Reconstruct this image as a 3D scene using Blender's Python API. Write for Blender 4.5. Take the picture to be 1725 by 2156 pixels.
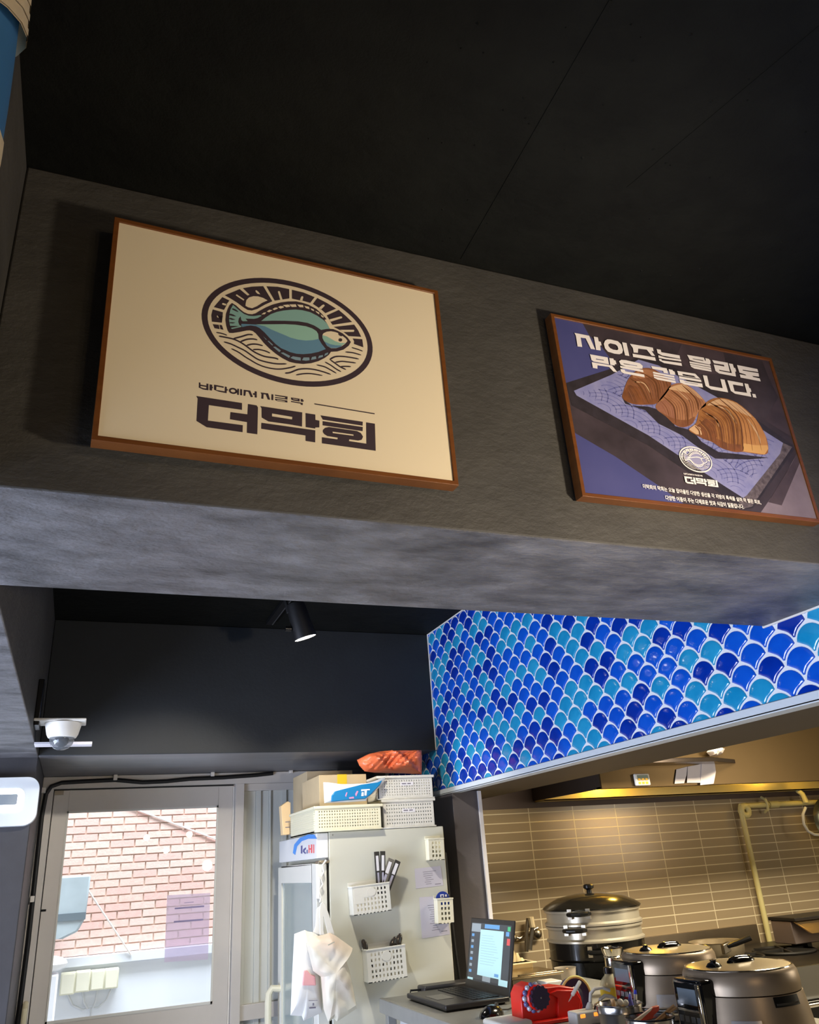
import bpy, bmesh, math, random
from mathutils import Vector, Matrix
from mathutils.geometry import tessellate_polygon
random.seed(7)
for o in list(bpy.data.objects): bpy.data.objects.remove(o)
SC = bpy.context.scene
COL = SC.collection
# ------------------------------------------------------------------ camera
EYE = Vector((0.0, 0.0, 1.60))
YAW, PITCH, ROLL, FPX = 0.39830704, 0.41853429, -0.06992254, 1661.08
_f = Vector((math.sin(YAW)*math.cos(PITCH), math.cos(YAW)*math.cos(PITCH), math.sin(PITCH)))
_r = Vector((math.cos(YAW), -math.sin(YAW), 0)); _u = _r.cross(_f)
_c, _s = math.cos(ROLL), math.sin(ROLL)
RT, UP = _c*_r + _s*_u, -_s*_r + _c*_u
M = Matrix((RT, UP, -_f)).transposed().to_4x4(); M.translation = EYE
cam = bpy.data.objects.new('camera', bpy.data.cameras.new('camera')); COL.objects.link(cam)
cam.matrix_world = M
cam.data.sensor_fit = 'HORIZONTAL'; cam.data.sensor_width = 36.0; cam.data.lens = 36.0*FPX/1725.0
cam.data.clip_start = 0.02
SC.camera = cam
# ------------------------------------------------------------------ world, lights, exposure
SC.view_settings.view_transform = 'Standard'; SC.view_settings.look = 'None'
SC.view_settings.gamma = 1.0; SC.view_settings.use_curve_mapping = False
SC.view_settings.exposure = 0.0
W = bpy.data.worlds.new('world'); SC.world = W; W.use_nodes = True
W.node_tree.nodes['Background'].inputs[0].default_value = (0.86, 0.93, 1.0, 1)
W.node_tree.nodes['Background'].inputs[1].default_value = 1.3
def K(rgb): return tuple((c/255.0/12.92 if c/255.0 <= 0.04045 else ((c/255.0+0.055)/1.055)**2.4) for c in rgb)
def lamp(name, kind, loc, power, rgb, target=None, **kw):
    d = bpy.data.lights.new(name, kind); d.energy = power; d.color = K(rgb)
    for k, v in kw.items(): setattr(d, k, v)
    o = bpy.data.objects.new(name, d); COL.objects.link(o); o.location = loc
    if target is not None: o.rotation_euler = (Vector(target)-Vector(loc)).to_track_quat('-Z', 'Y').to_euler()
    return o
for k, (x, z) in enumerate(((1.26, 2.09), (1.00, 1.93), (0.77, 2.08))):      # the dining pendants behind the viewer
    lamp('pendant_light', 'POINT', (x, -1.0, z), 9, (255, 222, 176), shadow_soft_size=0.035)
lamp('table_spot_light', 'SPOT', (1.30, 0.30, 1.72), 78, (255, 237, 210), (0.85, 1.16, 2.15), spot_size=math.radians(100), spot_blend=1.0, shadow_soft_size=0.05)
lamp('front_daylight_fill', 'AREA', (-2.2, 0.9, 0.55), 54, (205, 222, 255), (0.4, 1.45, 2.1), shape='RECTANGLE', size=1.6, size_y=1.0)  # unseen area lamp added as cool fill for the beam underside; no window built
lamp('side_daylight_fill', 'AREA', (-2.4, 2.5, 0.75), 145, (220, 230, 255), (0.2, 2.7, 1.75), shape='RECTANGLE', size=1.8, size_y=1.2)  # low area lamp added inside the room to lift tiles and soffits, not a window
lamp('alley_daylight', 'AREA', (0.6, 5.9, 6.0), 700, (240, 246, 255), (0.6, 7.4, 1.2), shape='RECTANGLE', size=4.0, size_y=1.5)
lamp('second_spotlight_beam', 'SPOT', (0.62, 1.95, 2.60), 120, (255, 246, 230), (0.22, 4.7, 1.15), spot_size=math.radians(42), spot_blend=.5, shadow_soft_size=.04)
lamp('kitchen_ceiling_fill', 'AREA', (3.1, 2.6, 2.70), 115, (255, 238, 205), (3.1, 2.6, 0), shape='RECTANGLE', size=1.2, size_y=0.4)  # unseen overhead area lamp added to brighten the kitchen tiles and cookers
lamp('kitchen_side_fill', 'AREA', (4.9, 1.6, 1.9), 20, (255, 240, 215), (1.9, 2.3, 1.1), shape='RECTANGLE', size=0.8, size_y=0.8)  # added fill panel on the kitchen's right, no window in that wall
lamp('hood_bulb_light', 'POINT', (3.0, 4.13, 1.98), 6.5, (255, 206, 84), shadow_soft_size=0.04)
lamp('hood_bulb_light', 'POINT', (4.35, 4.13, 1.98), 9, (255, 206, 84), shadow_soft_size=0.04)
# ------------------------------------------------------------------ rays from photo pixels to world planes
def ray(px, py): return RT*((px-862.5)/FPX) + UP*(-(py-1078.0)/FPX) + _f
def onY(px, py, Y): d = ray(px, py); return EYE + d*(Y/d.y)
def onX(px, py, X): d = ray(px, py); return EYE + d*(X/d.x)
def onZ(px, py, Z): d = ray(px, py); return EYE + d*((Z-1.6)/d.z)
# ------------------------------------------------------------------ mesh builder
class MB:
    def __init__(s): s.v = []; s.f = []; s.m = []; s.flat = []
    def add(s, vs, fs, m=0):
        n = len(s.v); s.v += [tuple(v) for v in vs]
        for f in fs: s.f.append(tuple(i+n for i in f)); s.m.append(m)
        return s
    def box(s, a, b, m=0):
        (x0, y0, z0), (x1, y1, z1) = a, b
        x0, x1 = min(x0, x1), max(x0, x1); y0, y1 = min(y0, y1), max(y0, y1); z0, z1 = min(z0, z1), max(z0, z1)
        return s.add([(x0,y0,z0),(x1,y0,z0),(x1,y1,z0),(x0,y1,z0),(x0,y0,z1),(x1,y0,z1),(x1,y1,z1),(x0,y1,z1)],
                     [(0,3,2,1),(4,5,6,7),(0,1,5,4),(1,2,6,5),(2,3,7,6),(3,0,4,7)], m)
    def obox(s, c, ax, ay, az, m=0):
        c, ax, ay, az = map(Vector, (c, ax, ay, az))
        vs = [c+i*ax+j*ay+k*az for k in (-1,1) for (i,j) in ((-1,-1),(1,-1),(1,1),(-1,1))]
        return s.add(vs, [(0,3,2,1),(4,5,6,7),(0,1,5,4),(1,2,6,5),(2,3,7,6),(3,0,4,7)], m)
    def frame(s, d):
        d = Vector(d).normalized(); a = Vector((0,0,1)) if abs(d.z) < .9 else Vector((1,0,0))
        u = d.cross(a).normalized(); return d, u, d.cross(u)
    def tube(s, pts, r, n=10, m=0, cap=True):
        pts = [Vector(p) for p in pts]; L = len(pts); rings = []
        rs = r if isinstance(r, (list, tuple)) else [r]*L
        prev = None
        for i, p in enumerate(pts):
            t = (pts[min(i+1, L-1)]-pts[max(i-1, 0)])
            d, u, w = s.frame(t)
            if prev is not None:
                u = (prev - d*prev.dot(d)).normalized(); w = d.cross(u)
            prev = u
            rings.append([p+(u*math.cos(2*math.pi*k/n)+w*math.sin(2*math.pi*k/n))*rs[i] for k in range(n)])
        vs = [v for R in rings for v in R]; fs = []
        for i in range(L-1):
            for k in range(n): fs.append((i*n+k, i*n+(k+1) % n, (i+1)*n+(k+1) % n, (i+1)*n+k))
        if cap: fs += [tuple(range(n-1, -1, -1)), tuple((L-1)*n+k for k in range(n))]
        return s.add(vs, fs, m)
    def lathe(s, prof, c=(0,0,0), axis=(0,0,1), n=32, m=0, cap=True):
        c = Vector(c); d, u, w = s.frame(axis); vs = []; fs = []
        for (r, h) in prof:
            for k in range(n):
                a = 2*math.pi*k/n; vs.append(c+d*h+(u*math.cos(a)+w*math.sin(a))*max(r, 1e-5))
        for i in range(len(prof)-1):
            for k in range(n): fs.append((i*n+k, i*n+(k+1) % n, (i+1)*n+(k+1) % n, (i+1)*n+k))
        if cap: fs += [tuple(range(n-1, -1, -1)), tuple((len(prof)-1)*n+k for k in range(n))]
        return s.add(vs, fs, m)
    def prism(s, pts, off, m=0):
        """closed 3-D polygon extruded by off, both caps triangulated"""
        pts = [Vector(p) for p in pts]; off = Vector(off); n = len(pts)
        tri = tessellate_polygon([pts])
        vs = pts+[p+off for p in pts]
        fs = [tuple(t) for t in tri]+[tuple(i+n for i in reversed(t)) for t in tri]
        fs += [(i, (i+1) % n, (i+1) % n+n, i+n) for i in range(n)]
        return s.add(vs, fs, m)
    def sphere(s, c, r, n=16, m=0, sc=(1,1,1)):
        c = Vector(c); k = n//2; pts = []
        for i in range(k+1):
            a = math.pi*i/k
            for j in range(n):
                b = 2*math.pi*j/n
                pts.append(c+Vector((r*sc[0]*math.sin(a)*math.cos(b), r*sc[1]*math.sin(a)*math.sin(b), -r*sc[2]*math.cos(a))))
        fs = [(i*n+j, i*n+(j+1) % n, (i+1)*n+(j+1) % n, (i+1)*n+j) for i in range(k) for j in range(n)]
        return s.add(pts, fs, m)
    def torus(s, c, axis, R, r, n=48, k=14, m=0, a0=0, a1=2*math.pi):
        c = Vector(c); d, u, w = s.frame(axis); vs = []; full = abs(a1-a0-2*math.pi) < 1e-6
        nn = n if full else n+1
        for i in range(nn):
            a = a0+(a1-a0)*i/n; e = u*math.cos(a)+w*math.sin(a)
            for j in range(k):
                b = 2*math.pi*j/k; vs.append(c+e*(R+r*math.cos(b))+d*(r*math.sin(b)))
        fs = []
        for i in range(n):
            i2 = (i+1) % nn
            for j in range(k): fs.append((i*k+j, i2*k+j, i2*k+(j+1) % k, i*k+(j+1) % k))
        return s.add(vs, fs, m)
    def mesh(s, name, mats, smooth=35):
        me = bpy.data.meshes.new(name); me.from_pydata(s.v, [], s.f)
        for m in (mats if isinstance(mats, (list, tuple)) else [mats]): me.materials.append(m)
        me.polygons.foreach_set('material_index', s.m)
        bm = bmesh.new(); bm.from_mesh(me)
        bmesh.ops.remove_doubles(bm, verts=bm.verts, dist=1e-6)
        bmesh.ops.recalc_face_normals(bm, faces=bm.faces) if smooth is not None else None
        bm.to_mesh(me); bm.free()
        if smooth is not None:
            me.shade_smooth(); me.set_sharp_from_angle(angle=math.radians(smooth))
        return me
def link(name, me, parent=None, offset=True, bevel=0, seg=2):
    o = bpy.data.objects.new(name, me); COL.objects.link(o)
    if parent is not None:
        o.parent = parent
        if offset and parent.type == 'EMPTY': o.location = -parent.location
    if bevel:
        b = o.modifiers.new('bevel', 'BEVEL'); b.width = bevel; b.segments = seg; b.limit_method = 'ANGLE'; b.angle_limit = math.radians(40)
        b.harden_normals = False
    return o
def tag(o, label, cat, group=None):
    o['label'] = label; o['category'] = cat
    if group: o['group'] = group
    return o
def thing(name, label, cat, loc=(0,0,0), group=None):
    o = bpy.data.objects.new(name, None); COL.objects.link(o); o.location = loc; o.empty_display_size = .05
    return tag(o, label, cat, group)
def part(name, mb, mats, parent, bevel=0, smooth=35, offset=True, label=None, seg=2):
    o = link(name, mb.mesh(name, mats, smooth), parent, offset, bevel, seg)
    if label: o['label'] = label
    return o
def single(name, mb, mats, label, cat, group=None, bevel=0, smooth=35):
    return tag(part(name, mb, mats, None, bevel, smooth), label, cat, group)
def struct(name, mb, mats, parent=None, bevel=0, smooth=35):
    o = part(name, mb, mats, parent, bevel, smooth)
    if parent is None: o['kind'] = 'structure'
    return o
# ------------------------------------------------------------------ materials
MATS = {}
def mat(name, rgb, rough=.5, metal=0, bump=0, bscale=40, var=0, vscale=6, rgb2=None, emit=0, trans=0, alpha=1, coat=0, stretch=(1,1,1), spec=.5, detail=6, vdetail=4, ior=1.45, emrgb=None, sss=0):
    if name in MATS: return MATS[name]
    m = bpy.data.materials.new(name); m.use_nodes = True; MATS[name] = m
    nt = m.node_tree; N = nt.nodes; B = N['Principled BSDF']; L = nt.links
    c = K(rgb); B.inputs['Base Color'].default_value = (*c, 1); B.inputs['Roughness'].default_value = rough
    B.inputs['Metallic'].default_value = metal; B.inputs['Specular IOR Level'].default_value = spec; B.inputs['IOR'].default_value = ior
    B.inputs['Transmission Weight'].default_value = trans; B.inputs['Alpha'].default_value = alpha
    B.inputs['Coat Weight'].default_value = coat; B.inputs['Coat Roughness'].default_value = .04
    if emit:
        B.inputs['Emission Color'].default_value = (*K(emrgb or rgb), 1); B.inputs['Emission Strength'].default_value = emit
    tc = N.new('ShaderNodeTexCoord'); mp = N.new('ShaderNodeMapping'); mp.inputs['Scale'].default_value = stretch
    L.new(tc.outputs['Object'], mp.inputs['Vector'])
    def noise(sc, det, ro=.6):
        n = N.new('ShaderNodeTexNoise'); n.inputs['Scale'].default_value = sc; n.inputs['Detail'].default_value = det
        n.inputs['Roughness'].default_value = ro; L.new(mp.outputs['Vector'], n.inputs['Vector']); return n
    if var or rgb2:
        n = noise(vscale, vdetail); r = N.new('ShaderNodeValToRGB')
        lo = tuple(x*(1-var) for x in c); hi = tuple(min(1, x*(1+var)) for x in c) if rgb2 is None else K(rgb2)
        if rgb2 is not None: lo = c
        r.color_ramp.elements[0].position = .32; r.color_ramp.elements[1].position = .68
        r.color_ramp.elements[0].color = (*lo, 1); r.color_ramp.elements[1].color = (*hi, 1)
        L.new(n.outputs['Fac'], r.inputs['Fac']); L.new(r.outputs['Color'], B.inputs['Base Color'])
    if bump:
        n = noise(bscale, detail, .65); b = N.new('ShaderNodeBump'); b.inputs['Strength'].default_value = bump; b.inputs['Distance'].default_value = .01
        L.new(n.outputs['Fac'], b.inputs['Height']); L.new(b.outputs['Normal'], B.inputs['Normal'])
    return m
def tilemat(name, rgb, grout, w, h, gw, rough=.35, var=.12, offset=0.0, brick=False, rgb2=None, bump=.25, axes='xz'):
    if name in MATS: return MATS[name]
    m = bpy.data.materials.new(name); m.use_nodes = True; MATS[name] = m
    nt = m.node_tree; N = nt.nodes; B = N['Principled BSDF']; L = nt.links
    tc = N.new('ShaderNodeTexCoord'); sp = N.new('ShaderNodeSeparateXYZ'); cb = N.new('ShaderNodeCombineXYZ')
    L.new(tc.outputs['Object'], sp.inputs[0]); L.new(sp.outputs['X'], cb.inputs['X']); L.new(sp.outputs['Z'], cb.inputs['Y'])
    br = N.new('ShaderNodeTexBrick'); L.new(cb.outputs[0], br.inputs['Vector'])
    br.offset = offset; br.offset_frequency = 2; br.squash = 1
    br.inputs['Scale'].default_value = 1; br.inputs['Brick Width'].default_value = w; br.inputs['Row Height'].default_value = h
    br.inputs['Mortar Size'].default_value = gw; br.inputs['Mortar Smooth'].default_value = .15; br.inputs['Bias'].default_value = 0
    c = K(rgb); c2 = K(rgb2) if rgb2 else tuple(x*(1-var) for x in c)
    br.inputs['Color1'].default_value = (*c, 1); br.inputs['Color2'].default_value = (*c2, 1); br.inputs['Mortar'].default_value = (*K(grout), 1)
    L.new(br.outputs['Color'], B.inputs['Base Color']); B.inputs['Roughness'].default_value = rough
    b = N.new('ShaderNodeBump'); b.inputs['Strength'].default_value = bump; b.inputs['Distance'].default_value = .004; b.invert = True
    L.new(br.outputs['Fac'], b.inputs['Height']); L.new(b.outputs['Normal'], B.inputs['Normal'])
    return m
PAINT = mat('black_wall_paint', (66, 64, 60), .6, bump=.5, bscale=30, var=.2, vscale=5, stretch=(.8, 1, 1.25), detail=10)
PAINTR = mat('rough_black_trowelled_plaster', (56, 55, 57), .4, bump=1.6, bscale=15, rgb2=(118, 117, 120), vscale=8, stretch=(.8, 1.5, 1.5), detail=12, vdetail=12)
PAINTS = mat('smooth_black_paint', (58, 58, 62), .6, bump=.12, bscale=60, var=.12)
CEIL = mat('black_ceiling_paint', (14, 15, 12), .75, spec=.2, bump=.6, bscale=14, var=.3, vscale=9, detail=9)
ALU = mat('grey_door_aluminium', (196, 191, 185), .42, 0, var=.03)
ALUD = mat('dark_rubber_gasket', (18, 18, 18), .7)
TRIM = mat('pale_aluminium_trim', (206, 214, 220), .4, .1)
WHITEP = mat('white_plastic', (232, 230, 222), .4)
CREAMP = mat('cream_plastic', (226, 224, 200), .42)
STEEL = mat('brushed_stainless', (190, 186, 178), .3, 1, bump=.04, bscale=120, stretch=(1, 1, 14), var=.06)
STEELD = mat('worn_stainless', (150, 142, 128), .34, 1, bump=.05, bscale=90, var=.15)
BLACKP = mat('black_plastic', (18, 18, 19), .3)
BLACKM = mat('black_enamel', (14, 14, 14), .22, coat=.3)
GROUT = mat('white_grout', (226, 228, 230), .6)
KRAFT = mat('cardboard', (196, 176, 140), .75, var=.06)
PAPER = mat('white_paper', (232, 230, 232), .7)
LAV = mat('lavender_paper', (205, 200, 222), .7)
INKG = mat('grey_print', (120, 116, 128), .7)
CABLE = mat('black_cable', (10, 10, 12), .5)
RED = mat('red_plastic', (214, 34, 22), .35)
# ------------------------------------------------------------------ the room
XL, XT, ZB, ZC, YF, YK, YH, YD = -0.19, 1.711, 2.134, 2.755, 1.160, 1.607, 3.93, 4.73
struct('floor', MB().box((-3.2, -4, -.1), (5.2, 4.85, 0)), mat('grey_floor_tile', (188, 186, 182), .35, var=.05))
c = MB().box((-3.2, -4, ZC), (5.2, 4.85, ZC+.12))
def seam(p, q, w, d=.003):
    a, b = onZ(*p, ZC), onZ(*q, ZC); n = Vector((-(b-a).y, (b-a).x, 0)).normalized()*w
    c.prism([a-n, b-n, b+n, a+n], (0, 0, -d))
seam((1286, 0), (972, 545), .0022, .0012); seam((1725, 55), (1320, 395), .0012, .0008)
for k in range(46):                                                  # flakes of the plaster
    px, py = random.uniform(900, 1720), random.uniform(40, 640)
    if py > 430+.22*(px-690)+40: continue
    a = onZ(px, py, ZC); r = random.uniform(.001, .0035)
    c.add([a+Vector((r*math.cos(t)*random.uniform(.5, 1.6), r*math.sin(t), 0)) for t in (0, 1.3, 2.6, 3.9, 5.2)]+[a-Vector((0, 0, .003))], [(0,1,5),(1,2,5),(2,3,5),(3,4,5),(4,0,5)])
struct('ceiling', c, CEIL)
struct('wall_front', MB().box((-3.2, -4.1, 0), (5.2, -4, ZC)), PAINTS)
struct('wall_left', MB().box((-3.3, -4, 0), (-3.2, 4.85, ZC)), PAINTS)
struct('wall_right', MB().box((5.2, -4, 0), (5.3, 4.85, ZC)), mat('kitchen_side_paint', (150, 140, 120), .6))
# main dropped beam: front face and underside are separate finishes of one mesh
def beam(name, a, b, face, under):
    (x0, y0, z0), (x1, y1, z1) = a, b
    g = MB().box(a, b); g.m = [1 if i == 0 else 0 for i in range(6)]
    return struct(name, g, [face, under], bevel=.004)
beam('wall_beam', (XL, YF, ZB), (XT, YK, ZC), PAINT, PAINTR)
beam('wall_beam_left', (-.85, -4, ZB), (XL, YH+.04, ZC), PAINT, PAINTR)
beam('wall_header', (XL, YH, ZB), (XT, YD+.12, ZC), mat('header_paint', (31, 35, 38), .6, bump=.12, bscale=60, var=.12), mat('satin_trowelled_paint', (92, 92, 97), .40, spec=1.0, bump=.12, bscale=9, var=.25, vscale=5, stretch=(.4, 1.6, 1)))
struct('wall_pillar_left', MB().box((-.85, YH+.04, 0), (XL, YD+.12, ZC)), PAINTS, bevel=.004)
struct('wall_back', MB().box((-3.2, YD, 0), (-.85, YD+.12, ZC)).box((1.40, YD, 0), (XT, YD+.12, ZB)), PAINTS)
struct('wall_pillar_right', MB().box((XT, 3.775, 0), (1.862, YD+.12, 1.915)), mat('grey_painted_pillar', (96, 92, 96), .4, bump=.08, bscale=50, var=.05), bevel=.003)
struct('trim_3', MB().box((1.846, 3.763, .9), (1.866, 3.774, 1.912)), mat('white_corner_bead', (224, 222, 226), .4), bevel=.002)
# ---- fish-scale tile bulkhead
g = MB().box((XT+.004, -1.0, 1.915), (2.17, YD+.12, ZC), 1); g.m = [1, 1, 1, 1, 1, 0]
PW, PR, RT_, GR = .1030, .0497, .0515, .0033
ZT0 = 1.936
def scale_tile(cy, cz, m):
    n = 30; ring = []
    ri, ro = RT_-GR, RT_+GR
    for i in range(n):
        a = 2*math.pi*i/n; dx, dz = math.cos(a), math.sin(a); t = ri
        for sx in (-1, 1):
            ox, oz = -sx*PW/2, PR                      # from the lower neighbour's centre to ours
            bq = dx*ox+dz*oz; cq = ox*ox+oz*oz-ro*ro; D = bq*bq-cq
            if D > 0 and cq > 0:
                h = -bq-math.sqrt(D)
                if h > 0: t = min(t, h)
        ring.append((t*dx, t*dz))
    def P(k, x):
        return [(XT+.004-x, cy-u*k, min(max(cz+v*k, ZT0), ZC-.004)) for u, v in ring]
    if cz+ri < ZT0+.003 or cz-PR > ZC-.006: return
    vs = P(1, .0)+P(.985, .0022)+P(.9, .0036)+P(.6, .0046)+P(.25, .0050); fs = []
    for j in range(4):
        for i in range(n): fs.append((j*n+i, j*n+(i+1) % n, (j+1)*n+(i+1) % n, (j+1)*n+i))
    fs.append(tuple(4*n+i for i in range(n)))
    g.add(vs, fs, m)
rr = random.Random(11)
for k in range(-2, 18):
    ztop = 1.6+1.100-.0497*k
    y = 3.837+PW*8+(-PW/2 if k % 2 else 0)
    while y > -1.0:
        if y < YD-.03: scale_tile(y, ztop-RT_+GR, 2+rr.choices((0, 1, 2), (.36, .33, .31))[0])
        y -= PW
def glaze(name, rgb, rgb2): return mat(name, rgb, .07, bump=.06, bscale=130, rgb2=rgb2, vscale=9, coat=.5, spec=.6)
struct('wall_tile', g, [GROUT, mat('soffit_paint', (64, 54, 44), .5, var=.05), glaze('deep_blue_glaze', (4, 44, 150), (8, 58, 176)),
       glaze('mid_blue_glaze', (10, 78, 196), (18, 94, 210)), glaze('turquoise_glaze', (22, 138, 190), (44, 158, 205))], smooth=50)
struct('trim_1', MB().box((XT-.006, -1.0, 1.908), (XT+.004, YD, 1.934)).box((XT-.006, -1.0, 1.906), (XT+.05, YD, 1.914)), TRIM, bevel=.0015)
b = MB().tube([(XT-.001, YF, ZB-.001), (XT-.001, YK+.002, ZB-.001)], .004, 8)
b.tube([(XT-.001, YK, ZC-.002), (XT-.001, YH, ZC-.002)], .0035, 8).tube([(XT-.001, YH-.001, ZC), (XT-.001, YH-.001, ZB)], .004, 8).tube([(XT-.001, -1, ZC-.002), (XT-.001, YF, ZC-.002)], .0035, 8)
struct('trim_2', b, mat('white_caulk', (220, 216, 210), .6))
# ---- kitchen back wall
k = MB().box((1.862-2.481, 0, -1.83), (5.2-2.481, .33, 1.856-1.83))
o = struct('wall_kitchen', k, tilemat('taupe_strip_tile', (160, 143, 116), (222, 210, 180), .3055, .05106, .0030, .22, .06)); o.location = (2.481, 4.4, 1.83)
struct('wall_kitchen_upper', MB().box((1.862, 4.4, 1.8565), (5.2, YD+.12, ZC)), mat('brown_kitchen_paint', (80, 66, 62), .5))
# ---- outdoors
g = MB().box((-3, 7.612, 0), (6, 7.8, 5.2), 0)
rb_ = random.Random(3)
for r in range(0, 33):
    z = 1.105+r*.0600; x = -1.6-(.0985 if r % 2 else 0)
    while x < 3.2:
        d = rb_.uniform(0, .004); g.box((x, 7.594+d, z), (x+.186, 7.613, z+.0505), 1+rb_.randrange(3)); x += .197
struct('wall_outside', g, [mat('pale_mortar', (238, 224, 208), .85), mat('pink_brick', (230, 188, 178), .8, var=.06, vscale=30, bump=.3, bscale=60), mat('sand_brick', (230, 200, 189), .8, var=.06, vscale=30, bump=.3, bscale=60), mat('rose_brick', (232, 196, 184), .8, var=.08, vscale=30, bump=.3, bscale=60)])
if 0: o = struct('wall_outside', MB().box((-3-.1, 0, 0), (6, .2, 5.2)), tilemat('red_brick', (226, 176, 166), (236, 222, 208), .197, .0600, .0075, .8, .12, offset=.5, rgb2=(216, 190, 172), bump=1.0)); o.location = (.1, 7.6, .0)
struct('trim_4', MB().box((-3, 7.5, -.1), (6, 7.62, 1.04)).box((-3, 7.46, 1.04), (6, 7.62, 1.10)), mat('white_rendered_wall', (226, 230, 238), .7, var=.03, vscale=2))
struct('floor_outside', MB().box((-3, 4.86, -.2), (6, 7.6, -.08)), mat('alley_concrete', (170, 170, 168), .8, var=.06))
# ---- door with its frame
GL = bpy.data.materials.new('clear_glass'); GL.use_nodes = True; MATS['clear_glass'] = GL
N = GL.node_tree.nodes; L = GL.node_tree.links; N.remove(N['Principled BSDF'])
tr = N.new('ShaderNodeBsdfTransparent'); gs = N.new('ShaderNodeBsdfGlossy'); mx = N.new('ShaderNodeMixShader'); fr = N.new('ShaderNodeFresnel')
gs.inputs['Roughness'].default_value = .01; fr.inputs['IOR'].default_value = 1.5; tr.inputs[0].default_value = (.97, .985, .98, 1)
L.new(fr.outputs[0], mx.inputs[0]); L.new(tr.outputs[0], mx.inputs[1]); L.new(gs.outputs[0], mx.inputs[2]); L.new(mx.outputs[0], N['Material Output'].inputs['Surface'])
d = bpy.data.objects.new('door_1', None); COL.objects.link(d); d.location = (.33, YD, 0); d['kind'] = 'structure'
d['label'] = 'grey aluminium door with a tall glass pane'
fr_ = MB().box((-.189, 4.70, 0), (-.134, 4.80, 2.074)).box((.805, 4.70, 0), (.855, 4.80, 2.074)).box((-.189, 4.70, 2.074), (1.40, 4.80, 2.133)).box((1.345, 4.70, 0), (1.40, 4.80, 2.074))
part('frame', fr_, ALU, d, bevel=.003)
lf = MB().box((-.13, 4.735, .02), (-.057, 4.775, 2.066)).box((.717, 4.735, .02), (.797, 4.775, 2.066)).box((-.057, 4.735, 1.961), (.717, 4.775, 2.066)).box((-.057, 4.735, .02), (.717, 4.775, 1.018))
part('leaf', lf, ALU, d, bevel=.002)
part('gasket', MB().box((-.1335, 4.74, .02), (-.1305, 4.77, 2.07)).box((-.133, 4.74, 2.0665), (.80, 4.77, 2.0735)), ALUD, d)
part('edge_strip', MB().box((.7975, 4.734, .02), (.8035, 4.772, 2.06)), WHITEP, d)
part('glass_pane', MB().box((-.058, 4.752, 1.017), (.718, 4.756, 1.962)), GL, d, smooth=None)
gb = MB()
for a, b2 in (((-.058, 4.732, 1.016), (-.050, 4.74, 1.963)), ((.709, 4.732, 1.016), (.718, 4.74, 1.963)), ((-.058, 4.732, 1.953), (.718, 4.74, 1.963)), ((-.058, 4.732, 1.016), (.718, 4.74, 1.028))): gb.box(a, b2)
part('glazing_bead', gb, mat('pale_glazing_bead', (206, 206, 200), .4), d)
h = MB().tube([(-.15, 4.70, .82), (-.15, 4.655, .83), (-.15, 4.655, 1.10), (-.15, 4.70, 1.115)], .013, 10)
part('door_handle', h, mat('cream_door_handle', (206, 198, 168), .4), d)
part('hinge', MB().box((-.128, 4.726, 2.045), (-.085, 4.736, 2.066)), STEELD, d)
part('latch', MB().tube([(-.135, 4.735, 1.505), (-.108, 4.73, 1.505)], .005, 8), BLACKP, d)
w = bpy.data.objects.new('window_1', None); COL.objects.link(w); w.location = (1.1, YD, 0); w['kind'] = 'structure'
w['label'] = 'grey sidelight closed with a ribbed panel, right of the door'
rb = MB(); x = .857; kq = 0
for wd, dy in ((.022, .0), (.05, .012), (.03, .004), (.045, .016), (.012, .0), (.06, .012), (.03, .004), (.055, .016), (.014, 0), (.05, .012), (.03, .004), (.05, .014), (.04, .0)):
    rb.box((x, 4.742+dy, .99), (min(x+wd, 1.345), 4.77, 2.05)); rb.box((x, 4.742+dy, .05), (min(x+wd, 1.345), 4.77, .93)); x += wd
    if x > 1.33: break
part('ribbed_panel', rb, mat('ribbed_grey_panel', (204, 206, 200), .45, var=.05, vscale=2), w, bevel=.002)
part('rail', MB().box((.855, 4.72, .925), (1.345, 4.79, .995)).box((.855, 4.725, 2.035), (1.345, 4.775, 2.074)), ALU, w, bevel=.003)
# ------------------------------------------------------------------ things outside the door
YO = 7.455
for i, (x0, y0, x1, y1) in enumerate(((129, 2048, 156, 2091), (160, 2044, 188, 2085), (192, 2042, 218, 2081), (221, 2039, 247, 2078))):
    a, b2 = onY(x0, y0, YO), onY(x1, y1, YO)
    t = thing('meter_box', ('cream utility box on the white wall outside, leftmost of four', 'cream utility box outside, second from the left of four', 'cream utility box outside, third from the left of four', 'cream utility box on the white wall outside, rightmost of four')[i], 'utility box', ((a.x+b2.x)/2, YO, b2.z), 'utility boxes on the wall outside')
    part('box_body', MB().box((a.x, YO-.08, b2.z), (b2.x, YO+.04, a.z)), mat('cream_meter_box', (226, 224, 202), .5), t, bevel=.006)
    part('box_cover', MB().box((a.x+.008, YO-.088, b2.z+.008), (b2.x-.008, YO-.079, a.z-.008)), mat('cream_meter_cover', (234, 231, 212), .45), t, bevel=.003)
pj = [onY(192, 2132, YO+.02)]
cb_ = MB()
for x0, y0 in ((142, 2093), (174, 2086), (206, 2082), (236, 2079)):
    a = onY(x0, y0, YO+.02); q = onY(192, 2122, YO+.02)
    cb_.tube([a, a+(q-a)*.25+Vector((0, 0, -.05)), a+(q-a)*.65+Vector((0, 0, -.045)), q, q+Vector((0, 0, -.5))], .008, 8)
single('electrical_conduit', cb_, mat('grey_conduit', (206, 208, 212), .5), 'pale cables gathering below the four cream boxes outside', 'cable')
a, b2 = onY(119, 1846, 7.2), onY(180, 1973, 7.2)
t = thing('outdoor_equipment_cover', 'grey rounded equipment cover seen through the left edge of the door glass', 'equipment cover', (a.x, 7.2, b2.z))
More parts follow.
